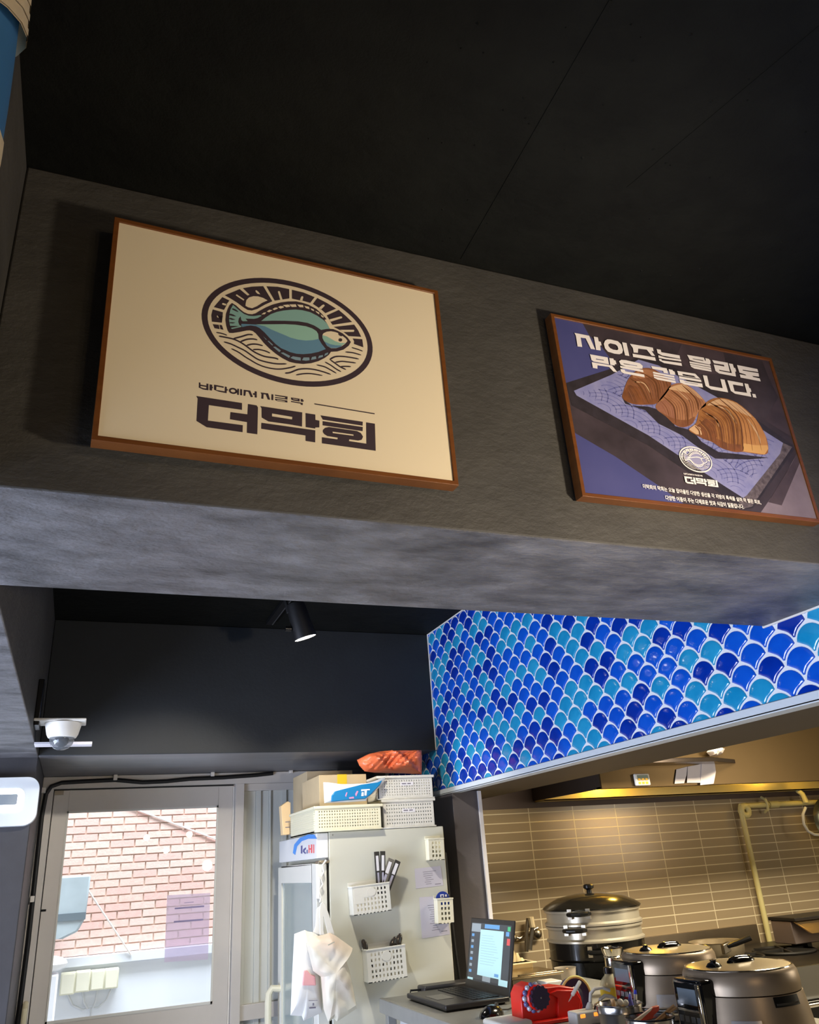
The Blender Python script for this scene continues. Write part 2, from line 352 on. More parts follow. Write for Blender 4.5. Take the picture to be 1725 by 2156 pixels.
pts = [(a.x-.12, a.z), (b2.x-.01, a.z), (b2.x, a.z-.015), (b2.x-.012, b2.z+.13), (b2.x-.06, b2.z+.04), (b2.x-.16, b2.z), (a.x-.12, b2.z+.01)]
part('shell', MB().prism([(x, 7.2, z) for x, z in pts], (0, .14, 0)), mat('pale_grey_cover', (176, 188, 194), .5, var=.1, vscale=4), t, bevel=.015, seg=3)
zz = (a.z*.35+b2.z*.65)
part('dark_band', MB().box((a.x-.118, 7.192, zz-.03), (b2.x-.012, 7.21, zz+.02)), mat('slate_band', (110, 122, 130), .5), t)
part('mounting_arm', MB().box((a.x-.02, 7.33, zz), (a.x+.04, 7.605, zz+.05)), ALU, t)
a = onY(118, 2040, 6.9)
t = thing('gate_post', 'white post with a rounded cap outside at the lower left of the door glass', 'post', (-.1, 6.9, -.08))
xp = onY(124, 2046, 6.9).x
part('post', MB().box((xp-.30, 6.85, -.08), (xp, 7.0, a.z-.03)), mat('white_post_paint', (238, 240, 248), .5), t, bevel=.012)
part('cap', MB().sphere((xp-.08, 6.92, a.z+.03), .12, 16, sc=(1.1, .8, .45)), mat('white_post_cap', (244, 244, 246), .4), t)
for nm, lb, p, q in (('overhead_wire', 'pale wire crossing the top right of the door glass outside', (283, 1703), (458, 1768)), ('stay_wire', 'pale wire slanting down from the grey cover outside', (180, 1866), (276, 2010))):
    A, B_ = onY(*p, 7.585 if nm == 'overhead_wire' else 7.36), onY(*q, 7.585 if nm == 'overhead_wire' else 7.452); dd = (B_-A)
    single(nm, MB().tube([A-dd*(.25 if nm == 'overhead_wire' else .02), A, A+dd*.5, B_, B_+dd*(.12 if nm == 'overhead_wire' else 0)], .0065, 8), mat('pale_wire', (240, 232, 226), .5), lb, 'wire')
# paper notice taped inside the door glass
P0 = [onY(*p, 4.750) for p in ((352, 1885), (443, 1880), (438, 2020), (346, 2026))]
t = thing('paper_notice', 'lavender paper notice taped to the right side of the door glass', 'notice', (P0[3]+P0[2])/2)
NT = mat('translucent_notice_paper', (222, 212, 238), .7)
_n = NT.node_tree; _t = _n.nodes.new('ShaderNodeBsdfTranslucent'); _m = _n.nodes.new('ShaderNodeMixShader'); _t.inputs[0].default_value = (*K((250, 244, 255)), 1); _m.inputs[0].default_value = 1.0
_n.links.new(_n.nodes['Principled BSDF'].outputs[0], _m.inputs[1]); _n.links.new(_t.outputs[0], _m.inputs[2]); _q = _n.nodes.new('ShaderNodeBsdfTransparent'); _q.inputs[0].default_value = (*K((214, 210, 244)), 1); _w = _n.nodes.new('ShaderNodeMixShader'); _w.inputs[0].default_value = .42
_n.links.new(_m.outputs[0], _w.inputs[1]); _n.links.new(_q.outputs[0], _w.inputs[2]); _n.links.new(_w.outputs[0], _n.nodes['Material Output'].inputs['Surface'])
part('sheet', MB().add(P0, [(0, 1, 2, 3)]), NT, t, smooth=None)
ln = MB()
for p, q, wd in (((368, 1913), (430, 1908), .004), ((366, 1941), (428, 1936), .004), ((388, 1901), (408, 1899), .0015)):
    A, B_ = onY(*p, 4.7492), onY(*q, 4.7492); ln.prism([A+Vector((0, 0, wd)), B_+Vector((0, 0, wd)), B_-Vector((0, 0, wd)), A-Vector((0, 0, wd))], (0, .0005, 0))
part('print', ln, mat('purple_print', (150, 142, 178), .7), t, smooth=None)
# black cable clipped along the door head and left jamb
cp = [onY(*p, 4.69) for p in ((575, 1628), (540, 1632), (470, 1637), (400, 1640), (350, 1645), (300, 1647), (243, 1642), (180, 1645), (130, 1648), (108, 1656), (97, 1672), (88, 1720), (74, 1850), (60, 1980), (42, 2120), (30, 2200))]
t = thing('clipped_cable', 'black cable clipped along the top and left of the door frame', 'cable', cp[4])
part('cord', MB().tube(cp, .011, 10), CABLE, t)
for px, py in ((243, 1637), (448, 1629), (92, 1664), (68, 1893), (613, 1623)):
    q = onY(px, py, 4.68); part('clip', MB().box(q-Vector((.010, .012, .014)), q+Vector((.010, .018, .014))), mat('pale_cable_clip', (214, 208, 200), .4), t, bevel=.003)
# ------------------------------------------------------------------ framed posters on the beam
class Sheet:
    """a flat print: local x right, z up, y into the wall; px() carries a traced photo pixel onto its plane"""
    def __init__(s, A, B, c):
        ex = Vector((B[0]-A[0], B[1]-A[1], 0)).normalized(); ez = Vector((0, 0, 1)); ey = ez.cross(ex)
        s.M = Matrix((ex, ey, ez)).transposed().to_4x4(); s.M.translation = Vector((*A, 0)); s.I = s.M.inverted()
        q = [s.px(*p) for p in c]                                  # tl, tr, br, bl
        w = ((q[1]-q[0])+(q[2]-q[3]))/2; cen = (q[0]+q[1]+q[2]+q[3])/4
        s.w = w.length; s.h = ((q[0]-q[3]).length+(q[1]-q[2]).length)/2
        a = math.atan2(w[1], w[0])
        s.M = s.M @ Matrix.Translation((cen[0], 0, cen[1])) @ Matrix.Rotation(-a, 4, 'Y'); s.I = s.M.inverted()
        s.g = MB(); s.lay = 0
    def px(s, x, y):
        o = s.I @ EYE; d = s.I.to_3x3() @ ray(x, y); t = -o.y/d.y
        return Vector((o.x+d.x*t, o.z+d.z*t))
    def local(s, pts, org, k): return [s.px(org[0]+x*k, org[1]+y*k) for x, y in pts]
    def fill(s, pts, m, lay, holes=()):
        loops = [[Vector((p[0], p[1], 0)) for p in q] for q in [pts, *holes]]
        tri = tessellate_polygon(loops); flat = [p for q in loops for p in q]
        y = -.00022*lay
        vs = [(p.x, y, p.y) for p in flat]; fs = []
        for t in tri:
            a, b, c = (flat[i] for i in t)
            cr = (b.x-a.x)*(c.y-a.y)-(b.y-a.y)*(c.x-a.x)
            if abs(cr) < 1e-12: continue
            fs.append(tuple(t) if cr > 0 else tuple(reversed(t)))
        s.g.add(vs, fs, m)
    def stroke(s, pts, wd, m, lay, taper=0):
        P = [Vector(p) for p in pts]; Q = []
        for i in range(len(P)-1):                                  # Catmull-Rom
            p0, p1, p2, p3 = P[max(i-1, 0)], P[i], P[i+1], P[min(i+2, len(P)-1)]
            for j in range(6):
                t = j/6; Q.append(.5*((2*p1)+(p2-p0)*t+(2*p0-5*p1+4*p2-p3)*t*t+(3*p1-p0-3*p2+p3)*t**3))
        Q.append(P[-1]); n = len(Q); vs = []
        y = -.00022*lay
        for i, q in enumerate(Q):
            d = (Q[min(i+1, n-1)]-Q[max(i-1, 0)]).normalized(); nn = Vector((-d.y, d.x))
            e = min(1, .35+min(i, n-1-i)/max(1, taper)) if taper else 1
            for sg in (1, -1): a = q+nn*(wd/2*e*sg); vs.append((a.x, y, a.y))
        s.g.add(vs, [(2*i, 2*i+1, 2*i+3, 2*i+2) for i in range(n-1)], m)
def ring(cx, cz, a, b, n=72): return [(cx+a*math.cos(2*math.pi*i/n), cz+b*math.sin(2*math.pi*i/n)) for i in range(n)]
WOOD = mat('walnut_frame_wood', (114, 68, 30), .35, bump=.08, bscale=60, rgb2=(98, 56, 24), vscale=10, stretch=(1, 1, 6), coat=.2)
def frame_up(sh, name, label, depth, mats):
    e = thing(name, label, 'framed poster'); e.matrix_world = sh.M
    w, h, f = sh.w/2, sh.h/2, .0085; b = MB()
    o, i = [(-w-f, -h-f), (w+f, -h-f), (w+f, h+f), (-w-f, h+f)], [(-w, -h), (w, -h), (w, h), (-w, h)]
    for k in range(4):                                             # four mitred bars
        q = (k+1) % 4; P = [o[k], o[q], i[q], i[k]]
        b.prism([(x, -.003, z) for x, z in P], (0, depth, 0))
    part('frame', b, WOOD, e, bevel=.0008, offset=False, smooth=25)
    part('backing', MB().box((-w, .002, -h), (w, depth-.003, h)), KRAFT, e, offset=False)
    part('print', sh.g, mats, e, offset=False, smooth=None)
    return e
# ---------------- poster with the fish emblem
S1 = Sheet((-.028, 1.104), (.556, 1.124), ((254.6, 469.4), (917, 620.3), (951.2, 1012.5), (202.2, 918.3)))
QA, KA = (420, 580), 190/1725
TE, KT = (410, 800), 200/1725
def B_(pts): return [(x+1634.2, y) for x, y in pts]
def D_(pts): return [(x+1634.2, y+998.7) for x, y in pts]
def C_(pts): return [(x, y+998.7) for x, y in pts]
def F_(pts): return [(x+1638.8, y) for x, y in pts]
FISH = [(625,530),(700,575),(780,650),(850,705),(930,738),(1010,745),(1080,725),(1160,675),(1270,615),(1400,560),(1560,518),(1700,500),(1850,498),(1960,522),(2084,560),(2234,640),(2334,730),(2430,838),(2392,850),(2445,930),(2494,1022),(2560,1028),(2640,1058),(2740,1110),(2834,1190),(2896,1275),(2854,1345),(2754,1420),(2634,1455),(2514,1462),(2474,1520),(2394,1580),(2274,1640),(2134,1680),(1984,1695),(1834,1680),(1725,1655),(1580,1580),(1450,1490),(1340,1400),(1240,1300),(1150,1190),(1080,1110),(1020,1065),(960,1052),(900,1056),(760,1085),(640,1103),(570,1100),(540,1050),(515,960),(500,850),(510,740),(540,650),(580,570)]
TEAL = [(1180,875),(1260,810),(1360,745),(1480,700),(1600,675),(1725,662),(1834,655),(1964,668),(2114,705),(2254,775),(2374,860),(2444,930),(2492,1022),(2434,1025),(2324,1045),(2274,1010),(2194,960),(2064,910),(1884,880),(1634,870),(1400,868)]
MINT = [(1080,938),(1400,937),(1634,935),(1834,945),(2034,975),(2154,1015),(2234,1065),(2269,1120),(2279,1215),(2174,1240),(2034,1248),(1884,1230),(1734,1190),(1634,1145),(1500,1090),(1380,1040),(1250,975),(1120,947)]
BLUE = [(800,928),(1080,942),(1120,947),(1250,975),(1380,1040),(1500,1090),(1634,1145),(1734,1190),(1884,1230),(2034,1248),(2174,1240),(2279,1215),(2334,1310),(2414,1410),(2274,1465),(2134,1495),(1984,1508),(1854,1500),(1734,1470),(1634,1425),(1560,1395),(1450,1310),(1350,1210),(1250,1100),(1150,1010),(1080,975),(980,960),(900,970),(820,990),(800,960)]
TAIL = [(640,568),(760,672),(850,740),(940,775),(1040,782),(1160,763),(1190,775),(1110,820),(1040,835),(880,830),(920,878),(830,880),(800,860),(785,785),(750,830),(740,890),(760,950),(800,975),(800,990),(620,1030),(600,1010),(575,930),(565,860),(570,760),(590,660)]
RAYS = [[(615,650),(640,635),(690,655),(730,685),(745,710),(690,690),(640,665)],[(560,765),(590,735),(650,755),(705,790),(640,785)],[(556,835),(590,815),(690,850),(620,857)],[(565,918),(590,900),(690,905),(640,925)],[(575,990),(600,970),(760,975),(690,992),(600,1010)]]
FINT = [[(1180,752),(1230,715),(1275,712),(1250,745)],[(1285,695),(1335,660),(1395,670),(1330,710)],[(1395,650),(1440,620),(1490,620),(1495,640),(1430,668)],[(1500,610),(1545,588),(1600,592),(1615,615),(1550,640)],[(1590,572),(1700,560),(1740,600),(1660,615)]]+[B_(p) for p in ([(80,560),(205,557),(225,605),(130,608)],[(230,560),(345,570),(355,615),(280,612)],[(365,585),(460,605),(470,650),(400,630)],[(485,630),(550,655),(560,690),(510,668)],[(580,680),(655,715),(655,750),(600,712)],[(680,750),(740,790),(735,815),(695,790)])]
FINB = [[(1215,1165),(1290,1235),(1265,1228)],[(1300,1258),(1325,1255),(1405,1330),(1390,1345)],[(1405,1370),(1450,1365),(1555,1440),(1525,1472)],[(1550,1485),(1600,1475),(1735,1545),(1710,1580)]]+[B_(p) for p in ([(100,1580),(150,1550),(300,1575),(300,1632),(200,1620)],[(325,1625),(355,1572),(465,1572),(470,1625),(400,1635)],[(495,1620),(515,1565),(590,1550),(600,1600)],[(630,1590),(650,1540),(725,1525),(725,1560)],[(750,1545),(765,1500),(825,1475),(820,1510)])]
HEAD = B_([(715,1145),(735,1110),(800,1078),(880,1070),(960,1085),(1030,1110),(1100,1160),(1160,1205),(1195,1255),(1150,1310),(1080,1360),(980,1395),(880,1395),(800,1350),(750,1270),(715,1200)])
HGRN = B_([(715,1145),(800,1170),(880,1215),(960,1262),(1060,1295),(1168,1297),(1080,1345),(980,1350),(880,1325),(800,1290),(750,1270),(715,1200)])
HBLU = B_([(750,1268),(860,1318),(960,1340),(1100,1345),(1060,1370),(980,1395),(880,1395),(800,1350)])
EYE1 = B_([(1060+34*math.cos(t*.5236), 1240+32*math.sin(t*.5236)) for t in range(12)])
EYE2 = B_([(1025,1110),(1100,1160),(1080,1172),(1045,1160),(1022,1130)])
BLOCK = [([(255,650),(450,705),(430,905),(240,885),(228,760)],[[(330,778),(345,762),(448,775),(440,815),(345,805)]]),
 ([(275,605),(440,415),(575,480),(520,550),(470,660)],[[(432,540),(448,525),(530,552),(505,578),(440,560)]]),
 ([(255,932),(430,950),(460,1040),(290,1010)],[[(372,945),(384,946),(402,1030),(386,1028)]]),
 ([(485,380),(770,262),(920,385),(960,370),(830,245),(1000,215),(1220,205),(1395,495),(1250,560),(1110,640),(1000,672),(920,660),(840,610),(720,520),(600,445)],[[(695,375),(715,362),(860,460),(845,482),(705,390)],[(885,530),(900,470),(950,420),(1030,398),(1120,400),(1220,430),(1305,478),(1200,525),(1100,590),(1010,628),(930,610),(880,580)],[(1070,290),(1090,282),(1130,315),(1165,362),(1110,350),(1080,320)]]),
 ([(1280,208),(1500,218),(1716,262),(1720,440),(1440,483)],[[(1500,310),(1520,295),(1540,310),(1590,460),(1545,466)]])]+[(B_(a), [B_(q) for q in b]) for a, b in (
 ([(135,275),(350,325),(570,415),(485,525),(340,485),(135,445)],[[(310,410),(330,395),(355,410),(335,488),(288,474)]]),
 ([(620,432),(800,525),(980,635),(775,722),(700,655),(535,545)],[[(715,565),(745,555),(765,580),(690,655),(650,620)]]),
 ([(1030,660),(1160,770),(1285,890),(910,945),(800,765)],[[(1060,785),(1090,785),(1098,815),(872,888),(850,842)]]),
 ([(1325,940),(1400,1050),(1460,1175),(1220,1160),(1120,1080),(930,985)],[[(1320,1040),(1330,1060),(1315,1080),(1120,1082),(1050,1040)]]),
 ([(1295,1205),(1480,1220),(1500,1375),(1320,1310),(1325,1260)],[]))]
WAVES = [([(320,1090),(430,1110),(530,1145)],30),([(370,1160),(480,1180),(640,1215),(760,1265),(880,1340),(1000,1430),(1100,1490),(1250,1550),(1440,1580),(1510,1605)],38),([(640,1212),(800,1170),(930,1132),(1025,1135)],36),([(780,1270),(900,1225),(1020,1215),(1110,1232)],36),([(900,1340),(1000,1315),(1100,1317),(1215,1345)],36),([(1020,1420),(1130,1417),(1250,1442),(1355,1487)],34),([(465,1270),(600,1310),(750,1380),(870,1440),(1000,1530),(1130,1610),(1300,1660),(1480,1690),(1670,1690)],36),([(608,1398),(750,1470),(880,1560),(980,1620),(1100,1690),(1250,1750),(1420,1785),(1560,1790),(1725,1765),(1840,1732)],33)]+[(D_(a), b) for a, b in (([(0,870),(100,858),(250,800),(400,785),(560,800),(720,840),(880,895)],36),([(210,905),(350,882),(500,880),(720,915)],32),([(605,712),(750,745),(860,800),(985,872)],34),([(765,655),(880,720),(980,790),(1075,842)],34),([(855,610),(960,556),(1100,550),(1260,570),(1415,600)],36),([(865,612),(960,680),(1060,750),(1170,802)],36),([(960,665),(1080,645),(1200,655),(1360,675)],34),([(1060,748),(1150,740),(1265,745)],34),([(1275,380),(1380,410),(1490,450)],32),([(1155,465),(1300,480),(1460,525)],34))]
BIG = [([(28,292),(860,420),(860,545),(258,458),(240,738),(875,822),(870,950),(218,860),(32,745),(55,340)],[]),
 ([(968,437),(1125,462),(1150,500),(1138,988),(948,962),(952,768),(640,715),(650,583),(958,625)],[]),
 ([(1190,475),(1954,590),(1950,848),(1725,808),(1340,755),(1218,685),(1215,515)],[[(1405,610),(1774,672),(1769,718),(1405,662)]]),
 (F_([(375,602),(552,628),(555,725),(628,740),(625,862),(552,865),(550,885),(378,858)]),[]),
 ([(1212,778),(2191,915),(2189,1135),(2014,1108),(2014,1010),(1208,888)],[]),
 (F_([(645,643),(1415,760),(1412,832),(688,722)]),[]),(F_([(685,748),(1415,855),(1412,932),(685,825)]),[]),
 (F_([(690,910),(730,870),(800,855),(1310,928),(1380,965),(1420,1030),(1395,1088),(1330,1102),(1170,1080),(1165,1110),(1480,1158),(1475,770),(1635,795),(1650,1288),(672,1152),(672,1040),(955,1080),(960,1050),(770,1020),(715,985),(688,945)]),[F_([(865,940),(1245,993),(1248,1015),(870,965)])])]
el = lambda cx, cy, a, b, t, n=20: [(cx+a*math.cos(2*math.pi*i/n)*math.cos(t)-b*math.sin(2*math.pi*i/n)*math.sin(t), cy+a*math.cos(2*math.pi*i/n)*math.sin(t)+b*math.sin(2*math.pi*i/n)*math.cos(t)) for i in range(n)]
SMALL = [([(78,45),(105,50),(105,85),(215,105),(215,68),(250,72),(250,190),(155,175),(75,140)],[[(108,112),(212,128),(210,158),(160,150),(105,130)]]),
 ([(272,80),(318,88),(320,125),(332,128),(332,150),(318,150),(315,195),(270,188)],[]),
 ([(352,85),(530,120),(525,145),(395,120),(392,182),(545,208),(548,120),(585,128),(583,165),(603,170),(600,195),(583,195),(580,242),(440,215),(352,180)],[]),
 (el(697,200,78,55,.2),[el(697,200,42,26,.2)]),([(775,158),(805,162),(803,275),(772,270),(772,235),(745,230),(745,205),(774,205)],[]),([(825,165),(862,172),(862,282),(825,278)],[]),
 ([(890,178),(1010,195),(1060,310),(1020,315),(975,215),(930,212),(920,290),(888,288)],[]),([(1090,205),(1128,212),(1128,322),(1090,318),(1090,275),(1060,270),(1060,240),(1090,242)],[]),
 ([(1198,228),(1335,245),(1372,360),(1330,358),(1290,265),(1252,262),(1248,345),(1210,340),(1215,262)],[]),([(1395,258),(1430,265),(1428,370),(1392,365)],[]),
 ([(1460,268),(1688,302),(1685,360),(1460,325),(1460,308),(1640,335),(1645,318),(1460,288)],[]),([(1460,340),(1685,375),(1685,412),(1500,385),(1460,365)],[[(1490,362),(1640,385),(1640,395),(1500,375)]]),
 (F_([(110,318),(268,342),(268,395),(150,375),(112,355)]),[F_([(150,342),(235,355),(235,362),(150,352)])]),(F_([(288,345),(330,352),(330,368),(345,375),(335,395),(322,400),(288,395)]),[]),(F_([(110,382),(325,418),(325,458),(288,452),(288,432),(112,402)]),[])]
RULE = F_([(535,435),(1630,615)])
a1 = lambda p: S1.local(p, QA, KA)
t1 = lambda p: S1.local(p, TE, KT)
wdt = (a1([(800, 800), (1800, 800)])[1]-a1([(800, 800), (1800, 800)])[0]).length/1000
import numpy as np
_p = np.array([tuple(v) for v in a1([(38, 740), (300, 330), (1080, 58), (500, 168), (1030, 1889)]+B_([(1665, 1370), (760, 330), (1500, 880), (400, 190)])+D_([(560, 1088), (1380, 910)])+C_([(190, 220), (1000, 886)]))])
_s = np.linalg.lstsq(np.stack([_p[:, 0]**2, _p[:, 1]**2, _p[:, 0], _p[:, 1]], 1), np.ones(len(_p)), rcond=None)[0]
ctr = Vector((-_s[2]/(2*_s[0]), -_s[3]/(2*_s[1]))); _v = 1+_s[0]*ctr.x**2+_s[1]*ctr.y**2
RA, RB = math.sqrt(_v/_s[0]), math.sqrt(_v/_s[1])
print('RING', ctr, RA, RB)
def emblem(dst, f, m):
    """m: ring, ink, cream, teal, mint, blue, fin"""
    T = lambda pts: [f(p) for p in pts]; sc = (f(Vector((1, 0)))-f(Vector((0, 0)))).length
    dst.fill(T([Vector(p) for p in ring(ctr.x, ctr.y, RA, RB)]), m[0], 1, [T([Vector(p) for p in ring(ctr.x, ctr.y, RA-.0098, RB-.0108)])])
    for o, hs in BLOCK: dst.fill(T(a1(o)), m[1], 1, [T(a1(h)) for h in hs])
    for p, w in WAVES: dst.stroke(T(a1(p)), w*wdt*sc*.88, m[1], 1, taper=3)
    dst.fill(T(a1(FISH)), m[1], 2)
    for p, c, l in ((TEAL, 3, 3), (MINT, 4, 3), (BLUE, 5, 3), (TAIL, 3, 4), (HEAD, 2, 3), (HGRN, 4, 4), (HBLU, 5, 5), (EYE1, 1, 6), (EYE2, 1, 6)): dst.fill(T(a1(p)), m[c], l)
    for p in RAYS: dst.fill(T(a1(p)), m[1], 5)
    for p in FINT: dst.fill(T(a1(p)), m[2], 4)
    for p in FINB: dst.fill(T(a1(p)), m[6], 4)
S1.fill([(-S1.w/2, -S1.h/2), (S1.w/2, -S1.h/2), (S1.w/2, S1.h/2), (-S1.w/2, S1.h/2)], 0, 0)
emblem(S1, lambda p: Vector(p), (1, 1, 0, 2, 3, 4, 5))
for o, hs in BIG+SMALL: S1.fill(t1(o), 1, 1, [t1(h) for h in hs])
S1.stroke(t1(RULE), .0022, 1, 1)
pm = lambda n, c: mat(n, c, .45)
frame_up(S1, 'framed_poster', 'cream framed poster with a round teal flatfish emblem above large dark Korean letters', .026,
         [pm('cream_print', (226, 211, 180)), pm('dark_print_ink', (62, 50, 56)), pm('teal_print', (132, 172, 164)), pm('mint_print', (144, 186, 170)), pm('slate_blue_print', (98, 138, 162)), pm('fin_grey_print', (128, 152, 164))])
# ---------------- poster with the sea snails
S2 = Sheet((.84, 1.135), (1.44, 1.135), ((1168.7, 670.7), (1621, 760), (1718, 1094.3), (1229.1, 1036.5)))
O2, K2 = (1120, 640), 605/1725
p2 = lambda pts: S2.local(pts, O2, K2)
hw, hh = S2.w/2, S2.h/2
def clip2(pts): return [Vector((max(-hw, min(hw, p[0])), max(-hh, min(hh, p[1])))) for p in pts]
def f2(pts, m, lay, holes=()): S2.fill(clip2(p2(pts)), m, lay, [clip2(p2(h)) for h in holes])
S2.fill([(-hw, -hh), (hw, -hh), (hw, hh), (-hw, hh)], 0, 0)
f2([(130,80),(305,115),(345,190),(420,260),(480,340),(490,395),(200,480),(130,300)], 1, 1)
f2([(225,755),(260,775),(500,915),(760,1090),(920,1215),(850,1240),(290,1160)], 1, 1)
f2([(1375,1262),(1480,1100),(1600,900),(1680,1000),(1730,1330)], 2, 1)
f2([(1420,1190),(1560,960),(1600,900),(1640,960),(1500,1210)], 3, 2)
f2([(1380,330),(1440,345),(1570,800),(1400,700),(1480,560),(1420,440)], 3, 1)
f2([(900,240),(1150,290),(1180,420),(1000,420),(860,330)], 3, 1)
f2([(205,475),(490,385),(640,320),(800,350),(1150,555),(1565,845),(1578,870),(1330,1225),(1275,1235),(700,850),(240,610)], 4, 2)
TRAY = [(252,522),(480,425),(640,335),(760,370),(1110,560),(1390,760),(1508,835),(1490,900),(1290,1150),(1268,1165),(1150,1090),(700,790),(268,550)]
f2(TRAY, 5, 3)
f2([(1268,1165),(1290,1150),(1490,900),(1508,835),(1562,860),(1320,1218),(1275,1228),(1240,1190)], 6, 4)
# wave arcs pressed into the tray
tray_uv = lambda u, v: Vector((260+(1270-260)*u+(640-260)*v*(1-u)+(1505-1270)*v*u, 530+(1160-530)*u+(340-530)*v*(1-u)+(840-1160)*v*u))
for iu in range(7):
    for iv in range(4):
        cu, cv = (iu+.5*(iv % 2))/6.3, iv/3.2
        for rq in (.05, .085, .12, .155, .19):
            pts = []
            for j in range(9):
                t = math.pi*j/8; u, v = cu+rq*math.cos(t)*.82, cv+rq*1.75*math.sin(t)
                if .015 < u < .985 and .03 < v < .97: pts.append(tuple(tray_uv(u, v)))
            if len(pts) > 2: S2.stroke(p2(pts), .0013 if rq != .19 else .0022, 7, 4)
SH = [(545,570),(600,612),(700,618),(800,650),(860,735),(960,760),(1020,830),(1120,890),(1260,905),(1420,925),(1300,935),(1100,930),(980,850),(900,790),(760,720),(680,640),(560,600)]
f2(SH, 4, 5)
SN1 = [(545,570),(548,530),(580,450),(640,395),(720,390),(800,440),(835,490),(760,590),(700,606),(600,600)]
SN2 = [(745,630),(755,590),(800,530),(835,490),(900,478),(970,515),(1045,600),(1005,640),(960,722),(900,742),(850,722),(800,675)]
SN3 = [(940,755),(985,715),(1005,640),(1060,582),(1130,565),(1230,595),(1340,690),(1400,790),(1418,870),(1395,906),(1270,890),(1215,890),(1140,868),(1080,830),(1030,812),(980,785)]
def soft(P, n=4):
    R = []
    for i in range(len(P)):
        p0, p1, p2_, p3 = (Vector(P[(i+j) % len(P)]) for j in (-1, 0, 1, 2))
        for j in range(n): t = j/n; R.append(tuple(.5*((2*p1)+(p2_-p0)*t+(2*p0-5*p1+4*p2_-p3)*t*t+(3*p1-p0-3*p2_+p3)*t**3)))
    return R
f2(soft(SN1), 8, 6); f2(soft(SN2), 9, 6); f2(soft(SN3), 10, 6)
f2([(545,570),(550,530),(580,490),(650,500),(690,560),(690,600),(600,600)], 12, 7)
f2([(745,630),(752,598),(800,575),(850,620),(870,690),(850,720),(800,675)], 11, 7)
f2([(940,755),(975,728),(1010,745),(1020,790),(985,785)], 14, 8)
f2([(1130,566),(1230,595),(1340,690),(1400,790),(1418,870),(1395,906),(1262,886),(1268,800),(1230,700),(1180,630)], 13, 7)
f2([(1262,886),(1268,838),(1340,850),(1412,850),(1418,870),(1395,906)], 15, 8)
f2([(960,760),(1040,690),(1100,700),(1110,800),(1080,828),(1000,790)], 12, 7)
for pts, w in (([(590,450),(650,500),(700,600)],.004),([(640,410),(740,470),(760,580)],.004),([(790,560),(850,620),(862,720)],.004),([(835,520),(920,600),(935,730)],.005),([(900,490),(980,570),(1000,640)],.004),
               ([(1005,700),(1060,760),(1080,828)],.0045),([(1020,640),(1120,720),(1145,866)],.005),([(1060,590),(1190,690),(1215,886)],.0055),([(1120,568),(1240,690),(1266,884)],.004),([(975,735),(1000,760),(1005,795)],.003)):
    S2.stroke(p2(pts), w, 16, 9, taper=4)
for pts, w in (([(610,470),(670,480),(710,540)],.003),([(870,520),(950,590)],.003),([(1080,610),(1170,640),(1225,720)],.004),([(1040,660),(1100,690),(1120,740)],.003),([(1290,690),(1350,780),(1370,840)],.005)):
    S2.stroke(p2(pts), w, 14, 9, taper=5)
for P_, c_ in (([(548,570),(600,560),(690,575),(765,580),(700,606),(600,602)], 12), ([(770,650),(850,690),(930,700),(975,680),(960,722),(900,742),(850,722),(800,675)], 8), ([(985,785),(1080,800),(1180,840),(1262,850),(1262,886),(1215,890),(1140,868),(1080,830),(1030,812)], 12),
               ([(600,440),(650,400),(720,400),(780,440),(720,440),(650,450)], 9), ([(820,510),(900,485),(970,520),(1020,575),(950,540),(880,525)], 14), ([(1050,610),(1130,572),(1230,602),(1320,680),(1240,650),(1140,610)], 14)):
    f2(soft(P_), c_, 8)
ARCS = ([[(560,520),(575,560),(590,600)],[(590,450),(650,500),(700,600)],[(640,410),(740,470),(760,580)],[(720,395),(800,440),(830,490)]],
        [[(755,600),(775,630),(800,670)],[(790,560),(850,620),(862,720)],[(835,520),(920,600),(935,730)],[(900,490),(980,570),(1000,640)],[(930,488),(1010,560),(1040,602)]],
        [[(960,745),(985,770),(1000,800)],[(1005,700),(1060,760),(1080,828)],[(1020,640),(1120,720),(1145,866)],[(1060,590),(1190,690),(1215,886)],[(1120,568),(1240,690),(1266,884)],[(1230,598),(1350,720),(1400,880)]])
for A_ in ARCS:
    for i in range(len(A_)-1):
        for j, tq in enumerate((.22, .42, .62, .82)):
            P_ = [tuple(Vector(a).lerp(Vector(b), tq)) for a, b in zip(A_[i], A_[i+1])]
            P_ = [P_[0], P_[1], P_[2]] if j % 2 else [tuple(Vector(P_[0]).lerp(Vector(P_[1]), .25)), P_[1], tuple(Vector(P_[2]).lerp(Vector(P_[1]), .2))]
            S2.stroke(p2(P_), (.0012, .0018, .0010)[j % 3], ((11, 8, 12), (11, 8, 9), (13, 12, 8))[ARCS.index(A_)][(j+i) % 3], 9, taper=5)
